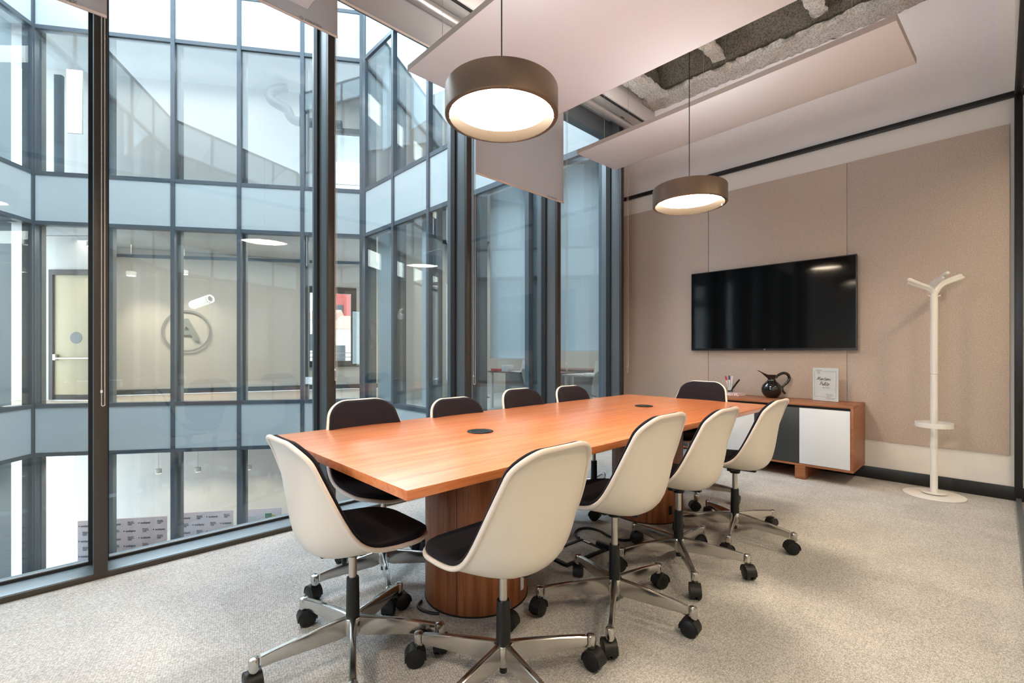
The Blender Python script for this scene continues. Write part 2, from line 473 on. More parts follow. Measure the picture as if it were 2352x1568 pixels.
for b in ((.20, 2.10, .5, .55), (.20, 2.10, 2.95, 3.0)): box('frame_rail', 'brown_frame', (-2.69, -2.61, b[0], b[1], b[2], b[3]), wk)
area('sky_portal_back', (-2.72, 1.15, 1.75), 2.45, 1.95, 1, (1, 1, 1), (0, R(-90), 0), portal=True)

# rough ceiling deck and sprayed steel beams
def roughbox(b, st=.05, amp=.012, seed=1):
    rnd = random.Random(seed)
    bm = bmesh.new()
    x0, x1, y0, y1, z0, z1 = b
    mb = MB()
    def face(o, du, dv, nu, nv):
        ids = {}
        for i in range(nu + 1):
            for j in range(nv + 1):
                ids[i, j] = len(mb.v)
                mb.v.append(tuple(o[k] + du[k] * i / nu + dv[k] * j / nv for k in range(3)))
        for i in range(nu):
            for j in range(nv):
                mb.f.append((ids[i, j], ids[i + 1, j], ids[i + 1, j + 1], ids[i, j + 1]))
    n = lambda L: max(1, int(L / st))
    dx, dy, dz = x1 - x0, y1 - y0, z1 - z0
    face((x0, y0, z0), (dx, 0, 0), (0, dy, 0), n(dx), n(dy)); face((x0, y0, z1), (dx, 0, 0), (0, dy, 0), n(dx), n(dy))
    face((x0, y0, z0), (dx, 0, 0), (0, 0, dz), n(dx), n(dz)); face((x0, y1, z0), (dx, 0, 0), (0, 0, dz), n(dx), n(dz))
    face((x0, y0, z0), (0, dy, 0), (0, 0, dz), n(dy), n(dz)); face((x1, y0, z0), (0, dy, 0), (0, 0, dz), n(dy), n(dz))
    jit = {}
    nv_ = []
    for p in mb.v:
        k = tuple(round(c, 4) for c in p)
        if k not in jit: jit[k] = tuple(rnd.uniform(-amp, amp) for _ in range(3))
        nv_.append(tuple(p[i] + jit[k][i] for i in range(3)))
    mb.v = nv_
    return mb
ce = empty('ceiling', kind='structure')
box('deck', 'deck', (-2.7, 5.4, -.2, 3.5, 4.58, 4.7), ce)
mb = roughbox((4.93, 5.19, -.07, 3.0, 4.045, 4.10), .035, .011, 3)
roughbox((5.04, 5.08, -.07, 3.0, 4.10, 4.58), .08, .012, 4).build('beam_web', 'deck', ce, sharp=80)
mb.build('sprayed_beam', 'spray', ce, sharp=80)
mb = roughbox((-2.6, 4.93, 2.62, 2.84, 4.03, 4.085), .04, .011, 5)
roughbox((-2.6, 4.93, 2.71, 2.75, 4.085, 4.58), .09, .012, 6).build('beam_web', 'deck', ce, sharp=80)
mb.build('sprayed_beam', 'spray', ce, sharp=80)
for v0, sd in ((1.95, 7), (1.05, 8), (.2, 9)):
    mb = roughbox((-2.6, 4.93, v0, v0 + .13, 4.16, 4.20), .04, .011, sd)
    roughbox((-2.6, 4.93, v0 + .05, v0 + .08, 4.20, 4.58), .09, .012, sd + 20).build('beam_web', 'deck', ce, sharp=80)
    mb.build('sprayed_beam', 'spray', ce, sharp=80)
for i in range(9):   # ribs of the sprayed deck
    roughbox((4.0 - i * .75, 4.12 - i * .75, 0, 2.95, 4.50, 4.58), .06, .012, 40 + i).build('deck_rib', 'deck', ce, sharp=80)
MB().tube([(4.50, 1.02, 4.03), (4.50, 1.02, 4.4)], .008, 8).build('threaded_rod', 'steel', ce)
# bulkhead above the window head
bk = empty('wall_window_bulkhead', kind='structure')
box('fascia', 'bulkhead', (-2.6, UW, 2.90, 2.92, 3.86, 4.03), bk, bevel=.002)
box('fascia_groove', 'black', (-2.6, UW, 2.92, 2.93, 3.84, 4.03), bk)
box('soffit', 'bulkhead', (-2.6, UW, 2.93, 3.5, 3.90, 4.6), bk)

# ------------------------------------------------------------------ window wall
GP = 3.262      # glass plane
mu = [1.314 - 1.16 * 3 + 1.16 * k for k in range(7)]   # right edges: -2.166 .. 4.794
mu = [-2.166, -1.006, .154, 1.314, 2.482, 3.640, 4.794]
names = {}
for k in range(len(mu)):
    L = (mu[k - 1] if k else -2.6); Rr = mu[k] - .052
    wn = empty('window_%d' % (k + 1), kind='structure')
    if k < 1: L = -2.6
    # bronze post facing the room with a grey side, standing between window k and k+1
    box('mullion', 'brown_frame', (mu[k] - .052, mu[k], VW, VW + .03, .025, 3.9), wn, bevel=.002)
    box('mullion_side', 'alu', (mu[k] - .052, mu[k] - .001, VW + .031, GP + .10, .025, 3.9), wn, bevel=.002)
    box('glazing_bead', 'gasket', (Rr - .016, Rr, GP - .03, GP + .03, .045, 3.67), wn)
    box('glazing_bead', 'gasket', (L, L + .012, GP - .03, GP + .03, .045, 3.67), wn)
    box('pane', 'glass', (L + .004, Rr - .004, GP - .005, GP + .005, .04, 3.68), wn)
    box('head_bar', 'alu', (L, Rr, GP - .05, GP + .06, 3.67, 3.86), wn, bevel=.002)
    box('sill_ledge', 'ledge', (L, Rr, VW + .012, GP + .08, .0, .030), wn, bevel=.002)
    box('sill_front', 'brown_frame', (L, Rr + .052, VW, VW + .012, 0, .027), wn, bevel=.001)
    box('sill_gasket', 'gasket', (L, Rr, GP - .022, GP - .008, .030, .045), wn)
    box('sill_seal', 'whitep', (L, Rr, GP - .008, GP - .0051, .030, .047), wn)
box('wall_window_return', 'felt', (4.795, UW, 3.33, 3.4, 0, 4.6), kind='structure')

# roller blinds, hanging just inside the posts
BV = 3.045
spec = [(0, 3.0, 'folded up above the window behind the camera, at the far left'), (1, 2.9, 'half lowered on the first window behind the camera'),
        (2, 2.775, 'with its hem low in the top left corner'), (3, 3.215, 'over the wide left window, hem above the second post'),
        (4, 3.475, 'rolled almost up behind the big ceiling panel'), (5, 2.625, 'hanging lowest, behind the near pendant lamp'),
        (6, 3.80, 'fully rolled up in the last bay by the felt wall')]
for k, zb, where in spec:
    if k < 2: continue
    L = mu[k - 1] + .012; Rr = mu[k] - .006
    t = empty('roller_blind', ((L + Rr) / 2, BV, zb))
    tag(t, 'grey screen roller blind ' + where, 'blind', 'roller blinds along the window wall')
    w = (Rr - L) / 2
    rz = 3.755 - zb
    MB().lathe([(.001, 0), (.042, 0), (.042, 2 * w), (.001, 2 * w)], 24).build('roller_tube', 'roofwhite', t, (-w, -.045, rz), (0, R(90), 0))
    if zb < 3.7:
        box('fabric', 'blind', (-w, w, -.0008, .0008, 0.005, rz), t)
    MB().tube([(-w, 0, .004), (w, 0, .004)], .009, 10).build('hem_bar', 'blind_hem', t)
    if zb < 3.3:
        text('OMNITEX', 'hem_print', 'grey_ink', .024, t, (w - .16, -.0098, .010), (R(90), 0, 0), .0003)
        MB().tube([(w - .235 + .01 * math.cos(a), -.0098, .010 + .01 * math.sin(a)) for a in [i * math.pi / 8 for i in range(16)]], .0012, 5, closed=True).build('hem_ring', 'grey_ink', t)
# bead chains: two strands joined by a loop at the bottom
bead = MB().lathe([(.0001, -.0027), (.0019, -.0019), (.0027, 0), (.0019, .0019), (.0001, .0027)], 6)
def chain(u, v, ztop, zbot, label, gap=.02):
    t = empty('bead_chain', (u, v, zbot)); tag(t, label, 'chain', 'blind pull chains')
    mb = MB(); H = ztop - zbot - gap / 2
    n = int(H / .0075)
    pts = [(-gap / 2, i * .0075 + gap / 2) for i in range(n)] + [(gap / 2, i * .0075 + gap / 2) for i in range(n)]
    pts += [(-gap / 2 * math.cos(a), gap / 2 - gap / 2 * math.sin(a)) for a in [R(x) for x in (25, 60, 90, 120, 155)]]
    for x, z in pts:
        mb.add([(a + x, b, c + z) for a, b, c in bead.v], bead.f)
    mb.build('beads', 'beads', t, kind='stuff')
    loop = [(-gap / 2, 0, H)] + [(-gap / 2 * math.cos(a), 0, gap / 2 - gap / 2 * math.sin(a)) for a in [i * math.pi / 8 for i in range(9)]] + [(gap / 2, 0, H)]
    MB().tube(loop, .0011, 5).build('cord', 'beads', t)
    MB().tube([(-gap / 2, 0, .065), (-gap / 2, 0, .078)], .0045, 6).build('connector', 'whitep', t)
chain(.135, 3.055, 3.75, .86, 'bead chain hanging in front of the leftmost bronze post', .012)
chain(1.302, 3.055, 3.75, .935, 'bead chain on the second post, left of the conference chairs', .012)
chain(2.487, 3.055, 3.75, .85, 'bead chain beside the post left of the low blind')
chain(3.70, 3.055, 3.75, .93, 'bead chain hanging against the fourth window pane')
chain(4.83, 3.055, 3.75, .875, 'bead chain against the felt wall at the corner', .03)

# ------------------------------------------------------------------ ceiling baffles
def baffle(u0, u1, v0, v1, z, label, rz=0.0):
    cu, cv = (u0 + u1) / 2, (v0 + v1) / 2
    t = empty('ceiling_panel', (cu, cv, z), rz); tag(t, label, 'panel', 'white acoustic panels hung below the ceiling')
    a, b = (u1 - u0) / 2, (v1 - v0) / 2
    box('board', 'baffle', (-a, a, -b, b, 0, .040), t, bevel=.002)
    e = .0025
    mb = MB(); mb.box(-a - e, -a, -b, b, .001, .039); mb.box(a, a + e, -b, b, .001, .039); mb.box(-a, a, -b - e, -b, .001, .039); mb.box(-a, a, b, b + e, .001, .039)
    mb.build('edge_band', 'baffle_edge', t)
    ws = [(sx * (a - .12), sy * (b - .25)) for sx in (-1, 1) for sy in (-1, 1)]
    if b > 1.2: ws += [(-a + .12, 0), (a - .12, 0)]
    for x, y in ws:
        MB().tube([(x, y, .04), (x, y, 4.56 - z)], .0013, 5).build('hanging_wire', 'steel', t)
    return t
area('fill_above_panel', (2.37, 1.6, 3.30), 2.2, .12, 34, (1, .94, .88), (R(180), 0, R(90)))  # upward fill lights added out of sight above the panels to brighten the ceiling
area('fill_above_panel_narrow', (3.97, 1.6, 3.30), 2.2, .12, 22, (1, .94, .88), (R(180), 0, R(90)))
baffle(1.75, 2.985, .42, 2.893, 3.11, 'large white acoustic panel hanging above the near pendant lamp')
baffle(3.655, 4.290, .41, 2.92, 3.11, 'narrow white acoustic panel hanging near the television wall', R(-2.6))
baffle(.42, 1.016, .42, 2.774, 3.11, 'white acoustic panel whose tip shows in front of the left blind')

# ------------------------------------------------------------------ pendant lamps
def pendant(u, v, z, label, show=True):
    t = empty('pendant_lamp', (u, v, z)); tag(t, label, 'lamp', 'drum pendant lamps over the table')
    r, h = .252, .122
    prof = [(.236, 0), (.248, 0), (.252, .004), (.252, h - .006), (.249, h), (.03, h), (.03, h - .006), (.236, h - .006)]
    MB().lathe(prof, 96, closed=True).build('drum', 'lamp_shell', t, sharp=40)
    MB().lathe([(.2355, .001), (.2355, h - .0065), (.2345, h - .0065), (.2205, .045), (.2335, .001)], 96, closed=True).build('reflector', 'lamp_inner', t)
    MB().lathe([(.0001, .045), (.220, .045), (.220, .050), (.0001, .050)], 64).build('diffuser', 'lamp_disc', t)
    MB().lathe([(.05, h + .0005), (.215, h + .0005), (.215, h + .003), (.05, h + .003)], 48, closed=True).build('added_uplight', 'added_up_glow', t)  # added upward glow that brightens panels, beams and upper wall
    for s in (-1, 1):
        MB().box(-.005, .005, -.002, .002, 0, .012).build('clip', 'whitep', t, (s * .2325 * math.cos(R(-44)), s * .2325 * math.sin(R(-44)), -.001), (0, 0, R(46)))
    MB().tube([(0, 0, h), (0, 0, h + .012)], .016, 16).build('cord_grip', 'lamp_shell', t)
    MB().tube([(0, 0, h + .01), (0, 0, 4.57 - z)], .0032, 8).build('cord', 'cable', t)
    return t
pendant(1.412, 1.542, 2.173, 'large bronze drum pendant lamp, the nearer one at the top')
pendant(3.225, 1.534, 2.173, 'bronze drum pendant lamp, the farther one before the television wall')
pendant(-.50, 1.54, 2.173, 'bronze drum pendant lamp added out of view behind the camera for extra light')  # unseen extra lamp, added to raise the room's brightness

# ------------------------------------------------------------------ table
TU, TV_ = 2.19, 1.735
tb = empty('conference_table', (TU, TV_, 0)); tag(tb, 'long cherry-wood conference table on two drum pedestals', 'table')
box('tabletop', 'table_top', (-1.5, 1.5, -.59, .59, .710, .740), tb, bevel=.0015)
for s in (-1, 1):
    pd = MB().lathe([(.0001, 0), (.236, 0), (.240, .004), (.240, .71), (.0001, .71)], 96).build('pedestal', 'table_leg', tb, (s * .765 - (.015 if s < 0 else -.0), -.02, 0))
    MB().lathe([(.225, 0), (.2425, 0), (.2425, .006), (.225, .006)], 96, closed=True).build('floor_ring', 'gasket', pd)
    for a in (-150, -78, -6, 66, 138):
        MB().box(-.0012, .0012, -.0007, .0007, .008, .70).build('veneer_joint', 'gasket', pd, (.2400 * math.cos(R(a)), .2400 * math.sin(R(a)), 0), (0, 0, R(a + 90)))
for (u, v, lb) in ((1.453, 1.74, 'near'), (2.964, 1.743, 'far')):
    cp = MB().lathe([(.0001, 0), (.062, 0), (.064, .003), (.060, .0045), (.058, .0025), (.0001, .0025)], 48).build('cable_port', 'plastic_black', tb, (u - TU, v - TV_, .7405))
    MB().lathe([(.046, .0025), (.050, .0025), (.050, .004), (.046, .004)], 48, closed=True).build('port_ring', 'dark_lacquer', cp)
ob = [o for o in tb.children if o.name.startswith('pedestal')]
for o, (a, d) in zip(ob, ((-100, 1), (-140, 1))):
    MB().box(-.011, .011, -.003, .003, .06, .115).build('wall_socket', 'whitep' if a == -100 else 'plastic_black', o, (.2415 * math.cos(R(a + 28)), .2415 * math.sin(R(a + 28)), 0), (0, 0, R(a + 28 + 90)))

# ------------------------------------------------------------------ chairs
def shell_surf():
    ctrl = [(.245, .424), (.21, .437), (.13, .436), (.04, .426), (-.05, .416), (-.115, .415), (-.158, .430), (-.187, .470), (-.202, .535), (-.212, .615), (-.222, .70), (-.238, .775), (-.262, .832)]
    edge = [(.243, .427), (.208, .440), (.132, .444), (.052, .450), (-.018, .463), (-.066, .486), (-.100, .520), (-.126, .562), (-.150, .610), (-.174, .664), (-.198, .722), (-.224, .783), (-.258, .833)]
    W_ = [.196, .203, .212, .221, .228, .231, .230, .226, .219, .209, .195, .180, .163]
    dense = cat([(a, b, 0) for a, b in ctrl], 12)
    ed = cat([(a, b, 0) for a, b in edge], 12)
    de = cat([(0, w, 0) for w in W_], 12)
    L = [0]
    for a, b in zip(dense, dense[1:]): L.append(L[-1] + (b - a).length)
    T = L[-1]
    def at(s):
        s = max(0, min(T, s))
        i = 0
        while i < len(L) - 2 and L[i + 1] < s: i += 1
        f = (s - L[i]) / max(1e-9, L[i + 1] - L[i])
        p = dense[i].lerp(dense[i + 1], f); w = de[i].lerp(de[i + 1], f).y; q = ed[i].lerp(ed[i + 1], f)
        j0 = max(0, i - 4); j1 = min(len(dense) - 1, i + 5)
        t = (dense[j1] - dense[j0]).normalized(); t2 = (ed[j1] - ed[j0]).normalized()
        return p, Vector((t.y, -t.x, 0)), q, Vector((t2.y, -t2.x, 0)), w
    return at, T
SAT, ST = shell_surf()
RF, RT = .125, .088
def srows(inset=0.0):
    a = [inset + (RF - inset) * (1 - math.cos(R(90) * k / 9)) for k in range(10)]
    b = [ST - inset - (RT - inset) * (1 - math.cos(R(90) * k / 9)) for k in range(9, -1, -1)]
    m = [a[-1] + (b[0] - a[-1]) * k / 26 for k in range(1, 26)]
    wa = [(RF - inset) * (1 - math.sin(R(90) * k / 9)) for k in range(10)]
    wb = [(RT - inset) * (1 - math.sin(R(90) * k / 9)) for k in range(9, -1, -1)]
    return list(zip(a + m + b, wa + [0] * 25 + wb))
def spt(s, cut, t, off, inset=0.0):
    p, n, e, n2, w = SAT(s)
    hw = max(.02, w - cut - inset)
    x = hw * t
    g = min(1.0, (abs(x) / w)) ** 2.4
    c = p.lerp(e, g) + n.lerp(n2, g).normalized() * off
    return Vector((x, c.x, c.y))
NX = 18
def tgrid():
    return [math.sin(R(90) * (2 * k / NX - 1)) for k in range(NX + 1)]
def sheet(mb, off, inset, crown=None):
    rows = srows(inset); tg = tgrid(); ids = []
    o = len(mb.v)
    for ri, (s, cut) in enumerate(rows):
        for ti, t in enumerate(tg):
            of = off
            mb.v.append(tuple(spt(s, cut, t, of, inset)))
    nr, nc = len(rows), len(tg)
    return o, nr, nc
def qfaces(mb, o, nr, nc):
    for i in range(nr - 1):
        for j in range(nc - 1):
            mb.f.append((o + i * nc + j, o + i * nc + j + 1, o + (i + 1) * nc + j + 1, o + (i + 1) * nc + j))
def border(o, nr, nc):
    return [o + j for j in range(nc)] + [o + i * nc + nc - 1 for i in range(1, nr)] + [o + (nr - 1) * nc + j for j in range(nc - 2, -1, -1)] + [o + i * nc for i in range(nr - 2, 0, -1)]
def stitch(mb, A, B):
    n = len(A)
    for k in range(n): mb.f.append((A[k], A[(k + 1) % n], B[(k + 1) % n], B[k]))
mb = MB()
g1 = sheet(mb, 0, 0); g2 = sheet(mb, .006, 0)
qfaces(mb, *g1); qfaces(mb, *g2); stitch(mb, border(*g1), border(*g2))
SH = mb.mesh('shell', 'shell', 50)
bpts = [mb.v[i] for i in border(*g1)]
# drop near-duplicate border points, lift to the rim
bp = []
for p in bpts:
    if not bp or (Vector(p) - Vector(bp[-1])).length > .004: bp.append(p)
RM = MB().tube([(p[0], p[1], p[2] + .002) for p in bp], .0085, 10, closed=True).mesh('rim', 'rim', 60)
mb = MB()
a1 = sheet(mb, .0065, .008); a2 = sheet(mb, .016, .001); a3 = sheet(mb, .024, .005); a4 = sheet(mb, .028, .018)
qfaces(mb, *a1); qfaces(mb, *a4)
stitch(mb, border(*a1), border(*a2)); stitch(mb, border(*a2), border(*a3)); stitch(mb, border(*a3), border(*a4))
PD = mb.mesh('seat_pad', 'pad', 80)
BR = MB()
BR.lathe([(.0001, .375), (.028, .375), (.031, .385), (.031, .402), (.0001, .402)], 24)
BR.prism([(-.09, -.012), (-.02, -.03), (.02, -.03), (.09, -.012), (.09, .012), (.02, .03), (-.02, .03), (-.09, .012)], .400, .412)
BR.prism([(-.012, -.12), (.012, -.12), (.03, -.02), (.03, .02), (.012, .13), (-.012, .13), (-.03, .02), (-.03, -.02)], .399, .411)
BR.tube([(.03, -.05, .398), (.085, -.07, .392)], .008, 8)
BRm = BR.mesh('seat_bracket', 'plastic_black')
STm = MB().lathe([(.0145, .23), (.0145, .378)], 24).mesh('stem', 'steel')
SLm = MB().lathe([(.0001, .145), (.024, .145), (.0245, .15), (.0225, .288), (.021, .292), (.0001, .292)], 24).mesh('sleeve', 'plastic_black')
HBm = MB().lathe([(.0001, .072), (.018, .072), (.019, .09), (.030, .092), (.034, .10), (.034, .142), (.031, .149), (.0001, .149)], 30).mesh('hub', 'chrome')
SCm = MB().lathe([(.0001, .050), (.013, .050), (.013, .072), (.0001, .072)], 14).mesh('lower_cap', 'plastic_black')
def legmesh():
    mb = MB(); rr = .325
    st = [(.022, .082, .150, .0125, .0075), (.05, .076, .149, .0115, .007), (.12, .077, .1425, .0105, .0065), (.20, .078, .1335, .0098, .006), (.27, .079, .124, .0098, .006), (.305, .077, .118, .011, .008)]
    for x, zb, zt, wt_, wb in st:
        mb.v += [(x, -wt_, zt - .0025), (x, -wt_ * .7, zt), (x, wt_ * .7, zt), (x, wt_, zt - .0025), (x, max(wt_, wb) * 1.22, (zt + zb) / 2), (x, wb, zb + .003), (x, 0, zb), (x, -wb, zb + .003), (x, -max(wt_, wb) * 1.22, (zt + zb) / 2)]
    n = 9
    for i in range(len(st) - 1):
        for k in range(n):
            mb.f.append((i * n + k, i * n + (k + 1) % n, (i + 1) * n + (k + 1) % n, (i + 1) * n + k))
    mb.f.append(tuple(range(n))); mb.f.append(tuple(range((len(st) - 1) * n, len(st) * n)))
    mb.lathe([(.0001, .073), (.0155, .073), (.017, .076), (.0175, .110), (.0155, .1165), (.010, .119), (.0001, .1195)], 20, (rr, 0, 0))
    return mb.mesh('leg', 'chrome', 38)
LGm = legmesh()
def castermesh():
    mb = MB()
    off = -.012
    def wheel(y0, y1):
        n = 28; vs_ = []; fs = []
        pr = [(.004, y0), (.026, y0), (.0335, y0 + .004 * (1 if y1 > y0 else -1)), (.0335, y1 - .002), (.004, y1)]
        for k in range(n):
            a = 2 * math.pi * k / n
            for r, y in pr: vs_.append((off + r * math.cos(a), y, .0335 + r * math.sin(a)))
        m = len(pr)
        for k in range(n):
            for j in range(m - 1):
                fs.append((k * m + j, ((k + 1) % n) * m + j, ((k + 1) % n) * m + j + 1, k * m + j + 1))
        fs.append(tuple(k * m for k in range(n))); fs.append(tuple(k * m + m - 1 for k in range(n)))
        mb.add(vs_, fs)
    wheel(-.026, -.006); wheel(.026, .006)
    # hood over the wheels
    ring = [(math.cos(R(a)), math.sin(R(a))) for a in range(-10, 191, 20)]
    vs_ = []; fs = []
    for c, s_ in ring:
        for r in (.0345, .0385):
            for y in (-.0245, .0245): vs_.append((off + r * c, y, .0335 + r * s_ * 1.0))
    for i in range(len(ring) - 1):
        b = i * 4; d = b + 4
        fs += [(b, d, d + 1, b + 1), (b + 2, b + 3, d + 3, d + 2), (b, b + 2, d + 2, d), (b + 1, d + 1, d + 3, b + 3)]
    fs += [(0, 1, 3, 2), (len(vs_) - 4, len(vs_) - 2, len(vs_) - 1, len(vs_) - 3)]
    mb.add(vs_, fs)
    mb.tube([(0, 0, .062), (0, 0, .080)], .0075, 12)
    return mb.mesh('caster', 'plastic_black', 40)
CSm = castermesh()
def chair(u, v, face, base, label, group='shell chairs around the table', lift=0.0, name='conference_chair', seed=0):
    rnd = random.Random(seed * 17 + 3)
    t = empty(name, (u, v, 0), R(face)); tag(t, label, 'chair', group)
    for me, nm in ((SH, 'shell'), (RM, 'rim'), (PD, 'seat_pad'), (BRm, 'seat_bracket'), (STm, 'stem')):
        inst(me, nm, t, (0, 0, lift))
    inst(SLm, 'sleeve', t); inst(HBm, 'hub', t); inst(SCm, 'lower_cap', t)
    for k in range(5):
        lg = inst(LGm, 'leg', t, (0, 0, 0), (0, 0, R(base - face + 72 * k)))
        inst(CSm, 'caster', lg, (.325, 0, 0), (0, 0, R(rnd.uniform(-180, 180))))
    return t
# face: degrees of the chair's forward (+y) away from world +Y
chair(.772, 1.662, -90, 29, 'white shell chair alone at the near end of the table, seen from its side', seed=1)
chair(1.068, 1.158, 0, 45, 'white shell chair nearest the camera, its back covering the near pedestal', lift=.010, seed=2)
chair(1.722, 1.155, 0, 67, 'white shell chair second from the front on the right side of the table', lift=.042, seed=3)
chair(2.340, 1.172, 0, 3, 'white shell chair third from the front on the right side of the table', lift=.012, seed=4)
chair(2.953, 1.117, 0, 51, 'white shell chair on the right side nearest the sideboard', lift=.014, seed=5)
chair(1.140, 2.112, 180, 30, 'shell chair by the window nearest the camera, seat showing under the table corner', lift=.033, seed=6)
chair(1.745, 2.10, 180, 12, 'dark padded shell chair by the window, second along from the camera', seed=7)
chair(2.355, 2.14, 180, 20, 'dark padded shell chair by the window, third along from the camera', lift=.02, seed=8)
chair(2.930, 2.15, 180, 22, 'dark padded shell chair by the window, farthest and closest to the corner', lift=.01, seed=9)
chair(3.50, 1.660, 90, 69, 'dark padded shell chair at the far end before the sideboard', lift=.045, seed=10)

# ------------------------------------------------------------------ sideboard and what stands on it
S0, S1, SF = .832, 2.36, 4.69
sb = empty('sideboard', ((SF + UW) / 2, (S0 + S1) / 2, 0)); tag(sb, 'low wooden sideboard with white and slate doors under the television', 'sideboard')
ox, oy = (SF + UW) / 2, (S0 + S1) / 2
def sbx(name, mt, b, parent=sb, bevel=.001):
    return box(name, mt, (b[0] - ox, b[1] - ox, b[2] - oy, b[3] - oy, b[4], b[5]), parent, bevel=bevel)
DB = UW - .016
sbx('top', 'side_wood', (SF, DB, S0, S1, .652, .672))
sbx('side_panel', 'side_wood', (SF, DB, S0, S0 + .020, .140, .6515)); sbx('side_panel', 'side_wood', (SF, DB, S1 - .020, S1, .140, .6515))
sbx('bottom', 'side_wood', (SF, DB, S0, S1, .120, .1395))
sbx('carcass', 'side_wood', (SF + .03, DB, S0 + .021, S1 - .021, .141, .651))
w = (S1 - S0 - .040) / 4
for k in range(4):
    a = S0 + .020 + w * k
    d = sbx('door', 'white_lacquer' if k % 2 == 0 else 'dark_lacquer', (SF - .006, SF + .014, a + .0015, a + w - .0015, .1425, .630), bevel=.0015)
    d['label'] = 'white door' if k % 2 == 0 else 'slate door'
    sbx('rail_groove', 'gasket', (SF + .022, SF + .029, a + .002, a + w - .002, .632, .650), bevel=0)
for v in (1.22, 1.97):
    sbx('foot', 'side_wood', (SF + .004, DB, v - .04, v + .04, 0, .1195))

# jug
jg = empty('jug', (5.03, 1.553, .672)); tag(jg, 'glossy black ceramic jug with long spout and looping handle on the sideboard', 'jug')
JC = 44
def jugbody():
    prof = [(.0001, 0), (.046, 0), (.052, .004), (.074, .028), (.090, .062), (.092, .092), (.080, .124), (.058, .150), (.040, .166), (.034, .178), (.034, .190), (.042, .206)]
    mb = MB(); mb.lathe(prof, 40)
    mb.f.pop()  # open neck
    # spout: rings leaning to one side
    n = 40; base = len(mb.v)
    rings = [(.042, .206, 0, 0), (.046, .216, .25, 0), (.050, .224, .7, 1)]
    prev = [k * len(prof) + len(prof) - 1 for k in range(n)]
    for r, z, l, _ in rings[1:]:
        ids = []
        for k in range(n):
            a = 2 * math.pi * k / n
            pull = max(0, math.cos(a)) ** 7
            ids.append(len(mb.v)); mb.v.append((r * math.cos(a) + pull * l * .125, r * math.sin(a) * (1 - .35 * pull), z + pull * l * .065))
        for k in range(n): mb.f.append((prev[k], prev[(k + 1) % n], ids[(k + 1) % n], ids[k]))
        prev = ids
    ids = []
    for k in prev:
        x, y, z = mb.v[k]; ids.append(len(mb.v)); mb.v.append((x * .88 - .001, y * .86, z - .002))
    for k in range(n): mb.f.append((prev[k], prev[(k + 1) % n], ids[(k + 1) % n], ids[k]))
    p2 = []
    for k in range(n):
        a = 2 * math.pi * k / n; p2.append(len(mb.v)); mb.v.append((.028 * math.cos(a), .028 * math.sin(a), .18))
    for k in range(n): mb.f.append((ids[k], ids[(k + 1) % n], p2[(k + 1) % n], p2[k]))
    mb.f.append(tuple(p2))
    return mb
ja = R(125)
jugbody().build('body', 'jug', jg, (0, 0, 0), (0, 0, ja), sharp=60)
hp = cat([(-.036, 0, .196), (-.070, 0, .228), (-.115, 0, .243), (-.150, 0, .225), (-.158, 0, .185), (-.135, 0, .145), (-.105, 0, .115), (-.096, 0, .085), (-.112, 0, .055), (-.124, 0, .042)], 6)
MB().tube([tuple(p) for p in hp], [.012 + .002 * math.sin(i * .1) for i in range(len(hp))], 12).build('handle', 'jug', jg, (0, 0, 0), (0, 0, ja), sharp=60)

# acrylic sign
sg = empty('table_sign', (5.01, 1.098, .672), R(-90) - math.atan2(.055, .215) * 0 + R(-8)); tag(sg, 'white printed card sign in a clear stand reading Mantieni Pulito', 'sign')
# local: x across the sign, -y towards the room
sg.rotation_euler = (0, 0, R(-90 - 12))
hw = .106
box('sheet', 'paper', (-hw, hw, -.001, .001, .004, .305), sg)
box('acrylic_front', 'clear', (-hw - .003, hw + .003, -.0035, -.0015, 0, .308), sg)
box('acrylic_foot', 'clear', (-hw, hw, .0, .07, 0, .003), sg)
fr = MB()
for a, b, c, d in ((-.09, -.012, .273, .275), (-.09 + .07, .088, .273, .275), (-.092, -.090, .04, .275), (.086, .088, .03, .275), (-.092, .0, .040, .042)):
    pass
fr.box(-.02, .088, -.0016, -.0012, .2720, .2735); fr.box(-.090, -.082, -.0016, -.0012, .2720, .2735)
fr.box(-.0905, -.089, -.0016, -.0012, .040, .2735); fr.box(.0865, .088, -.0016, -.0012, .030, .2735); fr.box(-.090, .002, -.0016, -.0012, .040, .0415)
fr.box(.080, .088, -.0016, -.0012, .030, .0315)
fr.build('printed_border', 'grey_ink', sg)
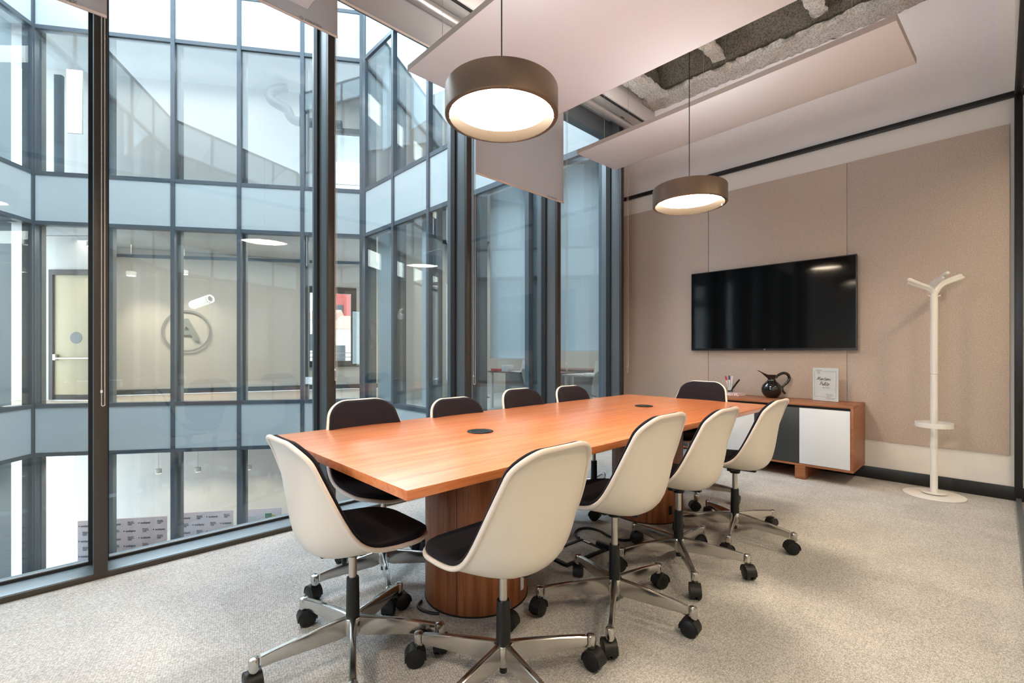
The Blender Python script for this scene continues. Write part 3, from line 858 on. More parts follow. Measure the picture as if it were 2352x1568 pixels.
def stroke_text(word, x0, z0, h, nm):
    # brush script drawn as strokes; unit letters on a 1-high x-height grid
    G = {'M': (1.9, [[(-.1, 0), (.25, .9), (.55, 1.85)], [(.55, 1.85), (.62, .9), (.72, .25)], [(.72, .25), (1.1, 1.1), (1.45, 1.8)], [(1.45, 1.8), (1.42, .9), (1.45, .1), (1.75, .1)]]),
         'a': (1.0, [[(.75, .85), (.45, 1.0), (.12, .6), (.15, .1), (.45, .1), (.72, .7), (.78, .95)], [(.78, .95), (.68, .3), (.78, .02), (1.02, .2)]]),
         'n': (1.0, [[(.1, .9), (.12, .5), (.06, 0)], [(.08, .2), (.35, .8), (.62, .95), (.62, .5), (.62, .1), (.95, .15)]]),
         't': (.75, [[(.45, 1.6), (.32, .8), (.28, .15), (.5, 0), (.75, .2)], [(.08, 1.15), (.75, 1.2)]]),
         'i': (.5, [[(.22, .95), (.16, .4), (.2, .05), (.5, .2)], [(.33, 1.4), (.36, 1.46)]]),
         'e': (.85, [[(.1, .4), (.5, .6), (.62, .85), (.4, 1.0), (.12, .6), (.18, .1), (.5, .0), (.85, .25)]]),
         'P': (1.35, [[(.45, 1.75), (.35, .9), (.15, 0)], [(.0, 1.45), (.5, 1.85), (1.1, 1.7), (1.15, 1.2), (.75, .85), (.35, .85)]]),
         'u': (1.0, [[(.12, .95), (.08, .3), (.25, .02), (.55, .4), (.7, .95)], [(.7, .95), (.62, .3), (.72, .02), (1.0, .2)]]),
         'l': (.6, [[(.1, .3), (.45, 1.2), (.5, 1.75), (.3, 1.7), (.18, .8), (.2, .1), (.6, .2)]]),
         'o': (.95, [[(.5, .98), (.15, .7), (.15, .15), (.45, 0), (.78, .35), (.75, .8), (.5, .98), (.7, .8), (.98, .85)]])}
    mb = MB(); x = x0
    for ch in word:
        wd, sts = G[ch]
        for st in sts:
            pts = cat([((x + (px + .32 * pz) * h * .92), -.0016, z0 + pz * h) for px, pz in st], 5)
            mb.tube([tuple(p) for p in pts], [h * .105] * len(pts), 6)
        x += wd * h * .92
    # flatten onto the sheet
    mb.v = [(a, -.0016 + max(-.0004, min(.0004, b + .0016)), c) for a, b, c in mb.v]
    return mb.build(nm, 'ink', sg)
stroke_text('Mantieni', -.072, .192, .0165, 'headline')
stroke_text('Pulito', -.048, .146, .0165, 'headline')
tr = (R(90), 0, 0)
text('KEEP IT CLEAN', 'small_print', 'ink', .0085, sg, (.006, -.0016, .124), tr, .0002)
for i, s_ in enumerate(('NON BUTTARE', 'LA PASTA', "DON'T", 'BLOCK')):
    text(s_, 'small_print', 'ink', .0078, sg, (-.054, -.0016, .283 - i * .0095), tr, .0002)
for i, s_ in enumerate(('AMIAMO LA PULIZIA', 'NEI MEETING ROOM', 'THANK YOU FOR', 'KEEPING THE', 'ROOM TIDY AND READY', 'FOR THE NEXT GUESTS')):
    text(s_, 'small_print', 'grey_ink', .0062, sg, (.008, -.0016, .066 - i * .0085), tr, .0002, 'LEFT')
for (a, b, c, d) in ((-.062, .297, -.058, .291), (-.028, .249, -.022, .240)):
    MB().tube([(a, -.0016, b), (c, -.0016, d)], .0005, 4).build('tick_mark', 'grey_ink', sg)

# book with the pen glass on it
bkx = empty('book', (5.03, 1.895, .672), R(-8)); tag(bkx, 'small book with red and white patterned cover under the pen glass', 'book')
box('pages', 'paper', (-.065, .065, -.07, .095, .003, .022), bkx)
mb = MB(); mb.box(-.068, .068, -.072, .098, 0, .003); mb.box(-.068, .068, -.072, .098, .022, .025); mb.box(-.068, -.065, -.072, .098, .003, .022)
def covermat():
    m, nt, p, out = nmat('red_speckled_cover')
    tc = N(nt, 'ShaderNodeTexCoord'); vo = N(nt, 'ShaderNodeTexVoronoi', Scale=90.0)
    nt.links.new(tc.outputs['Object'], vo.inputs['Vector'])
    cr = N(nt, 'ShaderNodeValToRGB'); e = cr.color_ramp.elements; cr.color_ramp.interpolation = 'CONSTANT'
    e[0].color = (.65, .05, .08, 1); e[1].position = .38; e[1].color = (.78, .72, .76, 1)
    nt.links.new(vo.outputs['Distance'], cr.inputs[0]); nt.links.new(cr.outputs[0], p.inputs['Base Color'])
    return m
M['cover'] = covermat()
mb.build('cover', 'cover', bkx)
cup = empty('pen_glass', (5.03, 1.948, .697)); tag(cup, 'clear glass tumbler holding markers on the patterned book', 'glass')
MB().lathe([(.0001, 0), (.034, 0), (.035, .1), (.033, .1), (.032, .008), (.0001, .008)], 28).build('tumbler', 'clear', cup)
box('stapler_base', 'plastic_black', (-.022, .022, -.018, .018, .009, .022), cup, bevel=.002)
for dx, dy, tx, ty, ln, capm, nm, lb in ((.005, .018, -6, -10, .150, 'red', 'marker', 'white marker with a red cap in the pen glass'), (.0, .004, 2, -4, .152, 'blue', 'marker', 'white marker with a blue cap in the pen glass'),
                                 (.004, -.008, 0, 4, .150, 'whitep', 'marker', 'plain white marker in the pen glass'), (-.004, -.012, 4, 34, .140, 'plastic_black', 'marker', 'black marker leaning far out of the pen glass'),
                                 (.012, -.002, -12, 38, .132, 'plastic_black', 'marker', 'shorter black marker leaning beside the longer black one')):
    p = empty(nm, (5.03 + dx, 1.948 + dy, .697 + .024)); tag(p, lb, 'pen', 'markers in the glass')
    p.rotation_euler = (R(ty), R(tx), 0)
    bm_ = 'plastic_black' if capm == 'plastic_black' else 'whitep'
    MB().lathe([(.0001, 0), (.0075, 0), (.0075, ln * .72), (.0001, ln * .72)], 12).build('barrel', bm_, p)
    MB().lathe([(.0001, ln * .72), (.0085, ln * .72), (.0080, ln), (.0001, ln)], 12).build('cap', capm, p)

# ------------------------------------------------------------------ television
tvx = UW - .062
tv = empty('television', (tvx, 1.648, 1.57)); tag(tv, 'large black flat television on the felt wall above the sideboard', 'television')
hw, hh = .765, .432
box('cabinet', 'bezel', (0, .034, -hw, hw, -hh, hh), tv, bevel=.004)
box('screen', 'screen', (-.0012, 0, -hw + .009, hw - .009, -hh + .022, hh - .009), tv)
mb = MB(); mb.box(-.004, 0, -hw, hw, -hh, -hh + .020); mb.box(-.004, 0, -hw, hw, hh - .008, hh); mb.box(-.004, 0, -hw, -hw + .008, -hh + .02, hh - .008); mb.box(-.004, 0, hw - .008, hw, -hh + .02, hh - .008)
mb.build('bezel', 'bezel', tv)
text('LG', 'maker_mark', 'note_white', .014, tv, (-.0045, 0, -hh + .010), (R(90), 0, R(-90)), .0003)
box('wall_bracket', 'plastic_black', (.034, .0455, -.22, .22, -.16, .16), tv)

# ------------------------------------------------------------------ coat stand
cs = empty('coat_stand', (4.925, .355, 0)); tag(cs, 'white coat stand with branching top and umbrella ring by the felt wall', 'coat stand')
MB().lathe([(.0001, 0), (.186, 0), (.190, .003), (.188, .008), (.06, .012), (.0001, .012)], 64).build('base_plate', 'stand_white', cs)
MB().lathe([(.0001, .012), (.075, .020), (.078, .024), (.070, .026), (.030, .024), (.0001, .024)], 48).build('base_collar', 'stand_white', cs)
MB().lathe([(.0235, .02), (.0235, .95)], 32).build('pole', 'stand_white', cs)
MB().lathe([(.0240, .953), (.0240, 1.58), (.022, 1.585)], 32).build('pole', 'stand_white', cs)
MB().lathe([(.110, .535), (.116, .535), (.116, .572), (.110, .572)], 56, closed=True).build('umbrella_ring', 'stand_white', cs)
MB().tube([(.0, .02, .553), (.0, .112, .553)], .009, 8).build('ring_bracket', 'stand_white', cs)
# branches spread left, right and forward from the fork
def arm(az, path, r0, r1):
    d = Vector((math.cos(R(az)), math.sin(R(az)), 0))
    pp = cat([tuple(d * a + Vector((0, 0, b))) for a, b in path], 6); n = len(pp)
    rr = [r0 + (r1 - r0) * min(1, i / (n * .45)) for i in range(n)]
    e = (pp[-1] - pp[-2]).normalized()
    pp += [pp[-1] + e * r1 * .6, pp[-1] + e * r1 * .95]; rr += [r1 * .8, r1 * .3]
    MB().tube([tuple(p) for p in pp], rr, 16).build('branch', 'stand_white', cs, sharp=70)
arm(137, [(0, 1.56), (.008, 1.595), (.045, 1.632), (.11, 1.655), (.195, 1.690)], .0235, .0150)
arm(130, [(0, 1.56), (.010, 1.585), (.050, 1.618), (.11, 1.640), (.180, 1.668)], .0230, .0120)
arm(-44, [(0, 1.56), (.010, 1.60), (.040, 1.645), (.075, 1.672), (.205, 1.722)], .0235, .0155)
arm(-49, [(0, 1.56), (.014, 1.59), (.055, 1.640), (.10, 1.665), (.210, 1.705)], .0225, .0125)
arm(222, [(-.03, 1.625), (-.01, 1.668), (.04, 1.690), (.12, 1.722)], .0150, .0160)
arm(214, [(-.02, 1.61), (-.01, 1.645), (.04, 1.665), (.10, 1.690)], .0140, .0130)
for az in (130, -50):
    d = Vector((math.cos(R(az)), math.sin(R(az)), 0))
    MB().tube([tuple(d * .02 + Vector((0, 0, 1.556))), tuple(d * .046 + Vector((0, 0, 1.568)))], .005, 8).build('small_hook', 'stand_white', cs)

# ------------------------------------------------------------------ floor box and cable under the table
fb = empty('floor_box', (2.06, 1.645, 0), R(-5)); tag(fb, 'black floor outlet frame with carpet insert under the table', 'floor box')
mb = MB()
for a, b, c, d in ((-.16, .16, -.10, -.078), (-.16, .16, .078, .10), (-.16, -.138, -.078, .078), (.138, .16, -.078, .078)):
    mb.box(a, b, c, d, 0, .012)
mb.build('frame', 'plastic_black', fb, bevel=.002)
box('carpet_insert', 'carpet', (-.137, .137, -.077, .077, 0, .008), fb)
box('label_plate', 'whitep', (.142, .156, .02, .07, .0125, .0135), fb)
box('cable_flap', 'plastic_black', (.165, .185, -.10, -.01, 0, .025), fb, bevel=.002)
cb = MB().tube([tuple(p) for p in cat([(2.217, 1.735, .016), (2.235, 1.765, .007), (2.27, 1.81, .007), (2.344, 1.837, .007), (2.403, 1.805, .007), (2.415, 1.726, .007), (2.388, 1.64, .007), (2.385, 1.567, .007), (2.416, 1.53, .007), (2.49, 1.515, .007), (2.58, 1.54, .007), (2.66, 1.60, .006)], 6)], .0065, 8).build('power_cable', 'cable')
tag(cb, 'black power cable looping on the carpet beside the floor box', 'cable')
cb = MB().tube([tuple(p) for p in cat([(1.16, 1.80, .006), (1.125, 1.775, .006), (1.12, 1.73, .006), (1.14, 1.68, .006), (1.158, 1.66, .006)], 6)], .006, 8).build('power_cable', 'cable')
tag(cb, 'short black cable curling out behind the near table pedestal', 'cable')

# ------------------------------------------------------------------ the courtyard facades
ZL = [(-4.77, -1.0, 'g'), (-1.0, 0.0, 's'), (0.0, 3.77, 'g'), (3.77, 4.79, 's'), (4.79, 7.8, 'g'), (7.8, 8.9, 's')]
def facade(P0, P1, bays, label, name='courtyard_facade', zl=ZL, post0=.10, post1=.10):
    P0 = Vector(P0); P1 = Vector(P1); d = P1 - P0; L = d.length
    t = empty(name, (P0.x, P0.y, 0), math.atan2(d.y, d.x)); tag(t, label, 'facade')
    z0, z1 = zl[0][0], zl[-1][1]
    bw = L / bays
    mm = MB().box(-.04, .04, -.06, .13, z0, z1).mesh('mullion', 'facade_frame')
    for k in range(bays + 1):
        if k == 0 or k == bays:
            w_ = post0 if k == 0 else post1
            box('corner_post', 'facade_frame', (k * bw - w_, k * bw + w_, -.05, .14, z0, z1), t)
        else: inst(mm, 'mullion', t, (k * bw, 0, 0))
    jm = MB().box(.042, .090, .10, .22, z0, min(z1, 8.0)).mesh('inner_jamb', 'jamb')
    for k in range(bays): inst(jm, 'inner_jamb', t, (k * bw, 0, 0))
    tm = MB().box(0, bw, -.045, .11, -.04, .04).mesh('transom', 'facade_frame')
    zs = sorted({a for a, b, c in zl} | {z1})
    for k in range(bays):
        for z in zs: inst(tm, 'transom', t, (k * bw, 0, z))
    cache = {}
    for a, b, kd in zl:
        key = (round(b - a, 3), kd)
        if key not in cache:
            cache[key] = MB().box(.0, bw, (-.012 if kd == 'g' else -.03), .012, 0, b - a).mesh('glass_pane' if kd == 'g' else 'frosted_panel', 'fglass' if kd == 'g' else 'frost')
        for k in range(bays): inst(cache[key], 'glass_pane' if kd == 'g' else 'frosted_panel', t, (k * bw, 0, a))
    return t
A0, A1 = (-.485, 13.75), (4.96, 10.15)
# local +y points away from the courtyard for A (left of P0->P1)
facade(A0, A1, 5, 'glazed courtyard facade straight across, dark mullions and frosted bands', post0=.07, post1=.07)
facade((4.96, 10.02), (4.96, 3.50), 5, 'glazed courtyard facade on the right that runs to the television wall', post0=.07, post1=.03)
facade((-4.30, 8.84), (-.485, 13.73), 5, 'glazed courtyard facade at the far left edge of the view', post1=.07)
facade((-4.3, 3.62), (-4.30, 8.72), 4, 'glazed courtyard facade out of view to the left')
# our own front above and below
zl_up = [(3.92, 4.79, 's'), (4.79, 7.8, 'g'), (7.8, 8.9, 's'), (8.9, 11.6, 'g'), (11.6, 12.4, 's')]  # top storey added to block the sky mirrored in the glass opposite
facade((4.90, 3.47), (-4.2, 3.47), 8, 'upper glazing of our own building with an added top storey, seen only mirrored', zl=zl_up)
facade((4.90, 3.47), (-4.2, 3.47), 8, 'lower glazing of our own building beneath the windows', zl=[(-4.77, -1.15, 'g'), (-1.15, -.35, 's')])
box('wall_own_side', 'facade_frame', (-4.4, -2.7, 3.3, 3.44, 0, 3.92), kind='structure')

# slabs, floors and rooms behind the facades
ex = Vector((5.445, -3.6)).normalized(); ny = Vector((.5515, .834))
AANG = math.atan2(ex.y, ex.x)
def aloc(name, mt, b, **kw):
    return box(name, mt, b, loc=(A0[0], A0[1], 0), rot=(0, 0, AANG), **kw)
for z0, z1 in ((-5.1, -4.77), (-.96, -.02), (3.81, 4.77), (7.84, 8.9)):
    aloc('floor_opposite', 'oakfloor' if z1 == -.02 else 'slab', (-1.5, 9.5, .16, 6.2, z0, z1), kind='structure')
    box('floor_side', 'slab', (5.12, 10.0, 3.55, 9.6, z0, z1), kind='structure')
box('floor_courtyard', 'slab', (-5, 6, 3, 14.5, -5.2, -4.8), kind='structure')
def wallseg(p, q, z0, z1, mt, name='wall_opposite', th=.12):
    p = Vector(p); q = Vector(q); d = q - p
    o = box(name, mt, (0, d.length, 0, th, z0, z1), loc=(p.x, p.y, 0), rot=(0, 0, math.atan2(d.y, d.x)), kind='structure')
    return o
# main floor: door wall, return, far wall with a window
wallseg((-1.9, 16.82), (-.26, 15.24), 0, 3.8, 'room_white'); wallseg((.55, 14.46), (.62, 14.40), 0, 3.8, 'room_white')
wallseg((-.26, 15.24), (.55, 14.46), 3.02, 3.8, 'room_white')
wallseg((.62, 14.40), (.80, 15.76), 0, 3.8, 'room_white')
w0, w1 = Vector((.75, 15.785)), Vector((7.5, 13.155))
def wp(u): f = (u - w0.x) / (w1.x - w0.x); return w0.lerp(w1, f)
wallseg(w0, wp(5.06), 0, 3.8, 'room_white'); wallseg(wp(6.42), w1, 0, 3.8, 'room_white')
wallseg(wp(5.06), wp(6.42), 0, .70, 'room_white'); wallseg(wp(5.06), wp(6.42), 3.05, 3.8, 'room_white')
wbb = wallseg(w0 + Vector((-.02, -.04)), w1 + Vector((-.02, -.04)), 0, .13, 'dark_lacquer', 'baseboard_opposite', .03)
# door with push bar
dd = Vector((.55, 14.46)) - Vector((-.26, 15.24)); da = math.atan2(dd.y, dd.x)
dr = empty('door_opposite', (-.26, 15.24, 0), da, kind='structure')
DL = dd.length
box('door_frame', 'brown_frame', (0, .09, -.03, .10, 0, 3.02), dr); box('door_frame', 'brown_frame', (DL - .09, DL, -.03, .10, 0, 3.02), dr); box('door_frame', 'brown_frame', (.09, DL - .09, -.03, .10, 2.9, 3.02), dr)
lf = box('door_leaf', 'door_yellow', (.09, DL - .09, .02, .07, .12, 2.9), dr)
box('kick_plate', 'brown_frame', (.09, DL - .09, .01, .07, 0, .12), dr)
MB().lathe([(.0001, 0), (.135, 0), (.135, .006), (.0001, .006)], 40).build('round_sticker', 'room_grey', lf, (DL * .53, .019, 1.44), (R(90), 0, 0))
MB().tube([(.16, -.05, .96), (DL - .16, -.05, .96)], .018, 10).build('push_bar', 'steel', lf)
for x in (.15, DL - .15): box('bar_bracket', 'steel', (x - .035, x + .035, -.06, .02, .92, 1.06), lf, bevel=.01)
# window frame in the far wall, with a view of roofs
wd = (w1 - w0).normalized(); wa = math.atan2(wd.y, wd.x); WL = (wp(6.42) - wp(5.06)).length
wo = empty('window_opposite', (wp(5.06).x, wp(5.06).y, 0), wa, kind='structure')
for b in ((0, .16, .70, 3.05), (WL - .16, WL, .70, 3.05)): box('frame_side', 'brown_frame', (b[0], b[1], -.02, .1, b[2], b[3]), wo)
box('frame_bottom', 'brown_frame', (.16, WL - .16, -.02, .1, .70, .84), wo); box('frame_top', 'brown_frame', (.16, WL - .16, -.02, .1, 2.86, 3.05), wo)
box('pane', 'clear', (.16, WL - .16, .035, .045, .84, 2.86), wo); box('sill', 'brown_frame', (-.08, WL + .08, -.08, -.02, .66, .70), wo)
for z in (.95, 1.08): MB().tube([(.16, .14, z), (WL - .16, .14, z)], .012, 6).build('guard_rail', 'steel', wo)
box('window_handle', 'steel', (.09, .11, -.05, -.02, 1.35, 1.52), wo)
# circled letter on the glazing of the third bay
ltr = empty('circled_letter', (2.357, 15.10, 1.67), wa); tag(ltr, 'faint grey letter A in a ring on the wall across the courtyard', 'sign')
M['pale_print'] = pmat('pale_grey_print', (.30, .32, .33), .7)
MB().lathe([(.515, -.004), (.565, -.004), (.565, .004), (.515, .004)], 64, closed=True).build('ring', 'pale_print', ltr, (0, 0, 0), (R(90), 0, 0))
text('A', 'letter', 'pale_print', .82, ltr, (0, 0, 0), (R(90), 0, 0), .004, off=.02)
# tube pendant lamp
tl = empty('tube_lamp', (2.30, 12.95, 2.28)); tag(tl, 'white cylindrical tube lamp with holed end in the room opposite', 'lamp')
tl.rotation_mode = 'XYZ'
tl.rotation_euler = (Vector((.722 * .9, -.692 * .9, .20)) - Vector((.69, .72, 0)) * .35).to_track_quat('Z', 'Y').to_euler()
MB().lathe([(.0001, -.34), (.05, -.335), (.085, -.31), (.10, -.27), (.10, .30)], 32).build('tube', 'cool_lit', tl)
MB().lathe([(.0001, .29), (.098, .29), (.098, .31), (.0001, .31)], 32).build('end_cap', 'room_grey', tl)
for i in range(12): MB().lathe([(.0001, 0), (.014, 0), (.014, .03), (.0001, .03)], 8).build('end_lamp', 'warm_lit', tl, (.082 * math.cos(i * R(30)), .082 * math.sin(i * R(30)), .30))
# ceiling of the opposite room: track, downlights
def downlight(u, v, z, r, label, lit='warm_lit', drop=.10):
    t = empty('spot_lamp', (u, v, z)); tag(t, label, 'lamp', 'lamps in the rooms opposite')
    d = bpy.data.lights.new('spot_beam', 'SPOT'); d.energy = 110 if z > 0 else 60; d.color = (1, .80, .55); d.spot_size = R(95); d.spot_blend = .8; d.shadow_soft_size = r * .7
    o = bpy.data.objects.new('spot_beam', d); C.objects.link(o); o.location = (u, v, z - .02)
    o.rotation_euler = Vector((-.35 * ny.x, -.35 * ny.y, .8)).to_track_quat('Z', 'Y').to_euler()
    MB().lathe([(.0001, 0), (r, 0), (r, drop), (.0001, drop)], 24).build('housing', 'room_white', t)
    MB().lathe([(.0001, -.006), (r * .86, -.006), (r * .86, 0), (.0001, 0)], 24).build('lens', lit, t)
    if z + drop < 3.4 and z > 0 or (z < 0 and z + drop < -1.2): MB().tube([(0, 0, drop), (0, 0, (3.8 if z > 0 else -.97) - z)], .006, 6).build('stem', 'steel', t)
downlight(.45, 13.9, 3.45, .12, 'round ceiling lamp above the cream door across the courtyard')
downlight(1.15, 14.5, 2.95, .10, 'small spot lamp beside the cream door across the courtyard')
downlight(2.15, 14.1, 3.05, .09, 'spot lamp above the tube lamp across the courtyard')
trk = box('lighting_track', 'facade_frame', (0, 6.0, -.03, .03, 3.18, 3.25), loc=(.45, 13.55, 0), rot=(0, 0, AANG)); tag(trk, 'thin lighting track crossing the room opposite', 'track')
# upper floor
L1a = (Vector(A0) + ny * 1.7 - ex * 1.2); L1b = Vector(A0) + ny * 1.7 + ex * 8.0
def lp(x): return Vector(A0) + ny * 1.7 + ex * x
xa, xb = 5.35, 6.42
wallseg(lp(-1.2), lp(xa), 4.77, 7.84, 'room_white', 'wall_opposite_upper'); wallseg(lp(xb), lp(8), 4.77, 7.84, 'room_white', 'wall_opposite_upper')
wallseg(lp(xa), lp(xb), 4.77, 5.1, 'room_white', 'wall_opposite_upper'); wallseg(lp(xa), lp(xb), 7.0, 7.84, 'room_white', 'wall_opposite_upper')
wu = empty('window_opposite_upper', (lp(xa).x, lp(xa).y, 0), AANG, kind='structure')
for b in ((0, .1, 5.1, 7.0), (xb - xa - .1, xb - xa, 5.1, 7.0)): box('frame_side', 'brown_frame', (b[0], b[1], -.02, .1, b[2], b[3]), wu)
box('frame_top', 'brown_frame', (.1, xb - xa - .1, -.02, .1, 6.86, 7.0), wu)
box('pane', 'clear', (.1, xb - xa - .1, .03, .04, 5.1, 6.86), wu)
for z in (5.45, 5.56): MB().tube([(.1, .12, z), (xb - xa - .1, .12, z)], .012, 6).build('guard_rail', 'steel', wu)
q = lp(.22) - ny * .9
lpn = empty('light_panel', (q.x, q.y, 6.0), AANG); tag(lpn, 'tall glowing rectangular light panel on the upper floor at the left', 'lamp')
box('housing', 'whitep', (-.15, .15, .01, .05, 0, 1.42), lpn, bevel=.004); box('diffuser', 'warm_lit', (-.145, .145, 0, .009, .01, 1.41), lpn)
wallseg(lp(-.20) - ny * .85, lp(-.05) - ny * .85, 4.79, 7.3, 'facade_frame', 'door_opposite_upper', .08)
dq = [lp(4.2) - ny * .3, lp(4.6) - ny * .35]
dct = MB().tube([tuple(p) for p in cat([(0, 0, 1.25), (-.2, 0, 1.2), (-.38, 0, 1.10), (-.38, 0, .92), (-.2, 0, .80), (.0, 0, .70), (.1, 0, .50), (.35, 0, .42), (1.3, 0, .42)], 6)], .11, 20).build('air_duct', 'duct', None, (lp(4.55).x - ny.x * .45, lp(4.55).y - ny.y * .45, 6.45), (0, 0, AANG), sharp=60)
tag(dct, 'grey bent air duct on the upper floor opposite', 'duct')
# lower floor: white wall, track, printed boards
def l2(x, y): return Vector(A0) + ny * y + ex * x
wallseg(l2(-1.2, 3.0), l2(9, 3.0), -4.77, -.98, 'room_white', 'wall_opposite_lower')
wallseg(l2(-1.2, 2.9), l2(9, 2.9), -1.55, -1.40, 'room_grey', 'wall_opposite_beam', .1)
for x in (1.3, 2.2, 3.4, 4.6):
    q = l2(x, 2.0); downlight(q.x, q.y, -1.95, .07, 'small spot lamp on the floor below across the courtyard, ' + {1.3: 'first', 2.2: 'second', 3.4: 'third', 4.6: 'fourth'}[x] + ' from the left')
def board(p, q, zt, name, label, rows, notes=False, ph=0):
    p = Vector(p); q = Vector(q); d = q - p; W_ = d.length
    t = empty(name, (p.x, p.y, -4.77), math.atan2(d.y, d.x)); tag(t, label, 'board', 'printed backdrops on the floor below')
    h = zt + 4.77
    box('panel', 'pink', (0, W_, 0, .03, 0, h), t, bevel=.003)
    rot = (R(90), 0, 0)
    if not notes:
        sp = W_ / round(W_ / .29); z = h - .12; r_ = 0
        hrt = [(-.38, .12), (-.2, .42), (0, .2), (.2, .42), (.38, .12), (0, -.4)]
        while z > h - 1.25:
            for k in range(round(W_ / .29)):
                xx = sp * (k + .5)
                if (k + r_ + ph) % 2 == 0:
                    text('scalapay', 'printed_name', 'ink', .062, t, (xx + .012, -.0015, z), rot, .0008, off=.0015)
                    MB().prism([(a * .04, b * .04) for a, b in hrt], -.0008, .0008).build('printed_heart', 'ink', t, (xx - .122, -.0015, z), rot)
                else:
                    text('MILANO\nFASHION\nWEEK', 'printed_name', 'ink', .031, t, (xx - .05, -.0015, z), rot, .0008, 'LEFT', off=.0006)
            z -= .170; r_ += 1
    else:
        k = 0
        for (x, z, w_, h_, m_) in ((.06, .14, .28, .10, 'yellow'), (.42, .16, .28, .20, 'note_white'), (.06, .36, .30, .16, 'orange'), (.42, .42, .30, .22, 'yellow'), (.78, .28, .40, .08, 'note_white'), (.80, .42, .24, .14, 'orange'), (1.16, .12, .30, .11, 'green'), (1.22, .30, .30, .15, 'orange'), (.10, .60, .26, .14, 'yellow'), (.46, .70, .26, .14, 'orange')):
            MB().box(0, w_ * W_ / 1.9, -.004, -.0005, 0, h_).build('paper_note', m_, t, (x * W_ / 1.9, 0, h - z - h_))
        MB().box(0, .24, -.004, -.0005, 0, .10).build('paper_note', 'yellow', t, (W_ - .34, 0, h - .20), (0, R(22), 0))
    return t
board(l2(.292, .8), l2(2.078, .8), -2.67, 'printed_backdrop', 'pink printed backdrop board leaning at the left on the floor below', 4)
board(l2(2.314, .8), l2(3.479, .8), -2.62, 'printed_backdrop', 'pink printed backdrop board in the middle on the floor below', 4, ph=0)
board(l2(3.621, .8), l2(4.541, .8), -2.62, 'notes_board', 'lilac board covered with coloured paper notes on the floor below', 4, True)

# right-hand rooms: blinds, desks, chairs
for v0, v1, zb in ((3.54, 4.72, 1.15), (4.86, 5.98, 1.03), (6.20, 6.9, 1.04)):
    t = empty('office_blind', (5.215, (v0 + v1) / 2, zb)); tag(t, 'pale blue blind lowered in the office beyond the glass, ' + {1.15: 'nearest the television wall', 1.03: 'middle one', 1.04: 'narrow one at the left'}[zb], 'blind', 'blinds in the office across the corner')
    hv = (v1 - v0) / 2
    box('fabric', 'curtain', (-.002, .002, -hv, hv, 0, 3.77 - zb), t); box('hem_bar', 'whitep', (-.012, .008, -hv, hv, -.025, 0), t)
for v0, v1, a in ((8.95, 9.95, 0), (7.85, 8.1, 0)):
    t = box('office_curtain', 'curtain', (0, .01, v0, v1, .02, 3.75), loc=(5.23, 0, 0)); tag(t, 'pale full-height screen at the courtyard corner' if v0 > 8.5 else 'narrow pale screen strip beside the courtyard corner', 'blind')
for v0, v1 in ((3.65, 4.8), (5.0, 6.1), (6.4, 7.4), (7.7, 8.7), (8.95, 9.95)):
    t = box('upper_blind', 'curtain', (0, .01, v0, v1, 5.0 + (v0 * 7 % 3) * .3, 7.84), loc=(5.35, 0, 0)); tag(t, 'pale blind upstairs in the right courtyard facade, ' + {3.65: 'fifth', 5.0: 'fourth', 6.4: 'third', 7.7: 'second', 8.95: 'first'}[v0] + ' from the courtyard corner', 'blind', 'upper floor blinds on the right facade')
box('wall_office_back', 'room_white', (9.6, 9.7, 3.5, 10.5, -4.77, 7.9), kind='structure')
box('wall_office_side', 'room_white', (5.4, 9.6, 9.62, 9.72, -4.77, 7.9), kind='structure')
box('wall_office_end', 'room_grey', (5.4, 9.6, 3.40, 3.50, -4.77, 7.9), kind='structure')
def desk(u, v, L, D, mt, label, rz=0):
    t = empty('desk', (u, v, 0), rz); tag(t, label, 'desk', 'desks in the office across the corner')
    box('desktop', mt, (-L / 2, L / 2, -D / 2, D / 2, .71, .74), t, bevel=.003)
    for sx in (-1, 1):
        for sy in (-1, 1): box('leg', 'stand_white', (sx * (L / 2 - .06) - .025, sx * (L / 2 - .06) + .025, sy * (D / 2 - .06) - .025, sy * (D / 2 - .06) + .025, 0, .71), t)
    box('modesty_panel', 'room_grey', (-L / 2 + .1, L / 2 - .1, -.01, .01, .35, .70), t)
    return t
desk(6.48, 6.25, 1.6, .8, 'desk_red', 'reddish desk inside the office right of the courtyard', R(90))
desk(6.5, 4.35, 1.6, .8, 'room_white', 'white desk inside the office nearest the television wall', R(90))
desk(8.2, 6.2, 1.8, .8, 'desk_red', 'reddish desk deeper inside the office', R(90))
chair(5.75, 5.35, -100, 10, 'pale shell chair standing at the reddish desk across the courtyard corner', 'chairs in the office across the corner', seed=20)
chair(7.3, 6.9, 70, 10, 'shell chair deep in the office across the courtyard corner', 'chairs in the office across the corner', seed=21)
chair(5.95, 4.1, -60, 40, 'shell chair at the white office desk nearest the television wall', 'chairs in the office across the corner', seed=22)
for u, v, s_, lb in ((6.15, 6.2, .22, 'pale open laptop on the reddish office desk'), (6.3, 4.6, .2, 'pale open laptop on the white office desk')):
    t = empty('laptop', (u, v, .74), R(-100)); tag(t, lb, 'laptop')
    box('keyboard', 'whitep', (-.16, .16, -.11, .11, 0, .015), t, bevel=.003)
    box('lid', 'whitep', (-.16, .16, 0, .008, 0, .22), t, bevel=.003, loc=(0, .11, .012), rot=(R(-15), 0, 0))
for v, w_, h_, m_, lb in ((6.55, .16, .12, 'whitep', 'small white box on the reddish office desk'), (6.80, .22, .05, 'red', 'flat red folder on the reddish office desk'), (5.80, .12, .2, 'plastic_black', 'black bag-like box on the reddish office desk')):
    t = box('desk_box', m_, (-w_ / 2, w_ / 2, -w_ / 2, w_ / 2, 0, h_), loc=(6.15, v, .74), bevel=.004); tag(t, lb, 'box')
